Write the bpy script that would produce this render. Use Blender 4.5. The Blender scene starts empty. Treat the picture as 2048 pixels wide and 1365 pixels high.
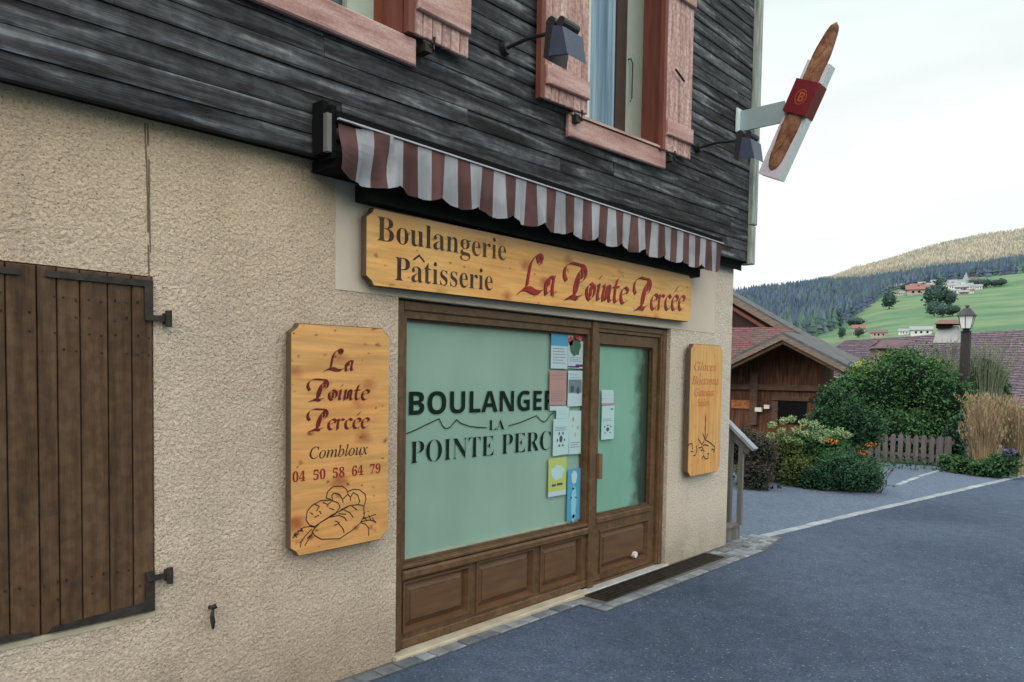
import bpy, math, random
from mathutils import Vector, Matrix, noise
from mathutils.geometry import tessellate_polygon
random.seed(7)
C = bpy.context.scene.collection
sc = bpy.context.scene
pi = math.pi
R = math.radians

# ------------------------------------------------------------------ helpers
ROOT = {}
class MB:
    def __init__(s): s.v=[]; s.f=[]; s.m=[]
    def add(s, vs, fs, mi=0):
        b=len(s.v); s.v+= [tuple(v) for v in vs]; s.f+=[tuple(i+b for i in f) for f in fs]; s.m+=[mi]*len(fs); return s
    def box(s,x0,x1,y0,y1,z0,z1,mi=0,k=0.,X=0.):
        # k = slope dz/dx about X
        vs=[]
        for z in (z0,z1):
            for (x,y) in ((x0,y0),(x1,y0),(x1,y1),(x0,y1)): vs.append((x,y,z+k*(x-X)))
        return s.add(vs,[(0,3,2,1),(4,5,6,7),(0,1,5,4),(1,2,6,5),(2,3,7,6),(3,0,4,7)],mi)
    def bbox(s,x0,x1,y0,y1,z0,z1,b=.006,mi=0,k=0.,X=0.):
        # box whose front (-y) face has chamfered edges
        def q(x0,x1,z0,z1,y): return [(x,y,z+k*(x-X)) for x,z in ((x0,z0),(x1,z0),(x1,z1),(x0,z1))]
        vs=q(x0,x1,z0,z1,y1)+q(x0,x1,z0,z1,y0+b)+q(x0+b,x1-b,z0+b,z1-b,y0)
        fs=[(3,2,1,0),(8,9,10,11)]
        for o in (0,4):
            for i in range(4):
                j=(i+1)%4; fs.append((o+i,o+j,o+4+j,o+4+i))
        return s.add(vs,fs,mi)
    def hexa(s,P,mi=0):
        return s.add(P,[(0,3,2,1),(4,5,6,7),(0,1,5,4),(1,2,6,5),(2,3,7,6),(3,0,4,7)],mi)
    def prism(s,pts,y0,y1,mi=0):
        # pts: list of (x,z), ccw seen from -y; front y0
        n=len(pts); vs=[(x,y0,z) for x,z in pts]+[(x,y1,z) for x,z in pts]
        fs=[tuple(range(n)),tuple(range(2*n-1,n-1,-1))]+[(i,i+n,(i+1)%n+n,(i+1)%n) for i in range(n)]
        return s.add(vs,fs,mi)
    def tube(s,pts,r,n=8,mi=0,cap=True):
        pts=[Vector(p) for p in pts]; rs=r if isinstance(r,(list,tuple)) else [r]*len(pts)
        vs=[];fs=[]
        for i,p in enumerate(pts):
            a=pts[max(i-1,0)]; b=pts[min(i+1,len(pts)-1)]
            d=(b-a); d=d.normalized() if d.length>0 else Vector((0,0,1))
            u=d.cross(Vector((0,0,1)) if abs(d.z)<.95 else Vector((1,0,0))).normalized(); w=d.cross(u)
            for k in range(n):
                t=2*pi*k/n; vs.append(p+(u*math.cos(t)+w*math.sin(t))*rs[i])
        for i in range(len(pts)-1):
            for k in range(n):
                fs.append((i*n+k,(i+1)*n+k,(i+1)*n+(k+1)%n,i*n+(k+1)%n))
        if cap: fs+= [tuple(range(n)),tuple(range(len(vs)-1,len(vs)-n-1,-1))]
        return s.add(vs,fs,mi)
    def build(s,name,mats,parent=None,smooth=False,recalc=False):
        me=bpy.data.meshes.new(name); o=ROOT.get(parent.name,Vector((0,0,0))) if parent else Vector((0,0,0))
        me.from_pydata([(v[0]-o.x,v[1]-o.y,v[2]-o.z) for v in s.v],[],s.f)
        if not isinstance(mats,(list,tuple)): mats=[mats]
        for m in mats: me.materials.append(m)
        if len(mats)>1: me.polygons.foreach_set('material_index',s.m)
        if smooth: me.polygons.foreach_set('use_smooth',[True]*len(s.f))
        me.update()
        ob=bpy.data.objects.new(name,me); C.objects.link(ob)
        if parent: ob.parent=parent; ROOT[ob.name]=o
        return ob
def tag(o,label=None,cat=None,group=None,kind=None):
    if label: o['label']=label
    if cat: o['category']=cat
    if group: o['group']=group
    if kind: o['kind']=kind
    return o
def thing(name,loc,label,cat,group=None):
    o=bpy.data.objects.new(name,None); C.objects.link(o); o.location=loc; o.empty_display_size=.1
    ROOT[o.name]=Vector(loc); return tag(o,label,cat,group)
def dup(root,loc,label=None,rz=0,sc_=1.0):
    r=root.copy(); C.objects.link(r); r.location=loc; r.rotation_euler=(0,0,rz); r.scale=(sc_,)*3
    if label: r['label']=label
    for ch in list(root.children):
        c=ch.copy(); C.objects.link(c); c.parent=r
        for g in list(ch.children):
            d=g.copy(); C.objects.link(d); d.parent=c
    return r
def struct(name,mb,m,smooth=False):
    return tag(mb.build(name,m,smooth=smooth),kind='structure')

# ------------------------------------------------------------------ materials
def mat(name, cols, scale=(1,1,1), nscale=5., detail=6., rough=.8, bump=0., bscale=60., bstretch=(1,1,1), island=0., spec=.3, metal=0., ramp=(.3,.7), fine=0., fscale=200., fcol=None, coords='Object', rnoise=0., distort=0., bdist=.01):
    m=bpy.data.materials.new(name); m.use_nodes=True; nt=m.node_tree; N=nt.nodes; L=nt.links
    b=N['Principled BSDF']; b.inputs['Roughness'].default_value=rough; b.inputs['Specular IOR Level'].default_value=spec; b.inputs['Metallic'].default_value=metal
    tc=N.new('ShaderNodeTexCoord')
    mp=N.new('ShaderNodeMapping'); mp.inputs['Scale'].default_value=scale; L.new(tc.outputs[coords],mp.inputs[0])
    no=N.new('ShaderNodeTexNoise'); no.inputs['Scale'].default_value=nscale; no.inputs['Detail'].default_value=detail; no.inputs['Distortion'].default_value=distort
    vec=mp.outputs[0]
    geo=N.new('ShaderNodeNewGeometry')
    if island>0:
        # shift the pattern per loose piece so that no two boards repeat
        va=N.new('ShaderNodeVectorMath'); va.operation='MULTIPLY_ADD'
        L.new(geo.outputs['Random Per Island'],va.inputs[0]); va.inputs[1].default_value=(37,51,23); L.new(vec,va.inputs[2]); vec=va.outputs[0]
    L.new(vec,no.inputs['Vector'])
    cr=N.new('ShaderNodeValToRGB'); L.new(no.outputs['Fac'],cr.inputs[0])
    e=cr.color_ramp.elements
    n=len(cols)
    while len(e)<n: e.new(.5)
    for i in range(n):
        e[i].position=ramp[0]+(ramp[1]-ramp[0])*i/max(1,n-1); c=cols[i]; e[i].color=(c[0],c[1],c[2],1)
    col=cr.outputs[0]
    if island>0:
        hs=N.new('ShaderNodeHueSaturation'); L.new(col,hs.inputs['Color'])
        mr=N.new('ShaderNodeMapRange'); L.new(geo.outputs['Random Per Island'],mr.inputs[0]); mr.inputs[3].default_value=1-island; mr.inputs[4].default_value=1+island
        L.new(mr.outputs[0],hs.inputs['Value']); col=hs.outputs[0]
    if fine>0:
        n2=N.new('ShaderNodeTexNoise'); n2.inputs['Scale'].default_value=fscale; n2.inputs['Detail'].default_value=3
        L.new(tc.outputs[coords],n2.inputs['Vector'])
        c2=N.new('ShaderNodeValToRGB'); c2.color_ramp.elements[0].position=.42; c2.color_ramp.elements[1].position=.58; L.new(n2.outputs['Fac'],c2.inputs[0])
        mx=N.new('ShaderNodeMix'); mx.data_type='RGBA'; mx.blend_type='MULTIPLY' if fcol is None else 'MIX'
        if fcol is None:
            L.new(col,mx.inputs[6]); L.new(c2.outputs[0],mx.inputs[7]); mx.inputs[0].default_value=fine
        else:
            iv=N.new('ShaderNodeMath'); iv.operation='MULTIPLY_ADD'; L.new(c2.outputs[0],iv.inputs[0]); iv.inputs[1].default_value=-fine; iv.inputs[2].default_value=fine
            L.new(iv.outputs[0],mx.inputs[0]); L.new(col,mx.inputs[6]); mx.inputs[7].default_value=(*fcol,1)
        col=mx.outputs[2]
    L.new(col,b.inputs['Base Color'])
    if rnoise>0:
        mr2=N.new('ShaderNodeMapRange'); L.new(no.outputs['Fac'],mr2.inputs[0]); mr2.inputs[3].default_value=rough-rnoise; mr2.inputs[4].default_value=rough+rnoise; L.new(mr2.outputs[0],b.inputs['Roughness'])
    if bump>0:
        mp2=N.new('ShaderNodeMapping'); mp2.inputs['Scale'].default_value=bstretch; L.new(tc.outputs[coords],mp2.inputs[0])
        n3=N.new('ShaderNodeTexNoise'); n3.inputs['Scale'].default_value=bscale; n3.inputs['Detail'].default_value=5; L.new(mp2.outputs[0],n3.inputs['Vector'])
        bp=N.new('ShaderNodeBump'); bp.inputs['Strength'].default_value=bump; bp.inputs['Distance'].default_value=bdist; L.new(n3.outputs['Fac'],bp.inputs['Height']); L.new(bp.outputs[0],b.inputs['Normal'])
    return m
def flat(name,c,rough=.6,spec=.3,metal=0.,v=.15):
    a=tuple(x*(1-v) for x in c); d=tuple(min(1,x*(1+v)) for x in c)
    return mat(name,[a,d],nscale=9,rough=rough,spec=spec,metal=metal)

# ------------------------------------------------------------------ camera geometry (photo space 2048 x 1365)
YAW,PIT,ROL,CY,HC=0.72305,-0.04578,0.01578,823.44,1.6442
CAM=Vector((0,-3.3,HC)); FPX=1500.
fw=Vector((math.cos(YAW)*math.cos(PIT),math.sin(YAW)*math.cos(PIT),math.sin(PIT)))
r0=Vector((math.sin(YAW),-math.cos(YAW),0)); u0=r0.cross(fw)
rt=math.cos(ROL)*r0+math.sin(ROL)*u0; up=-math.sin(ROL)*r0+math.cos(ROL)*u0
def ray(x,y): return fw+rt*((x-1024)/FPX)-up*((y-CY)/FPX)
def AX(px,py,X):
    d=ray(px,py); return CAM+d*((X-CAM.x)/d.x)
cd=bpy.data.cameras.new('camera'); cam=bpy.data.objects.new('camera',cd); C.objects.link(cam)
M=Matrix((rt,up,-fw)).transposed().to_4x4(); M.translation=CAM; cam.matrix_world=M
cd.sensor_width=36; cd.lens=36*FPX/2048; cd.shift_y=(CY-682.5)/2048; cd.clip_end=20000; cd.clip_start=.05
sc.camera=cam

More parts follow.
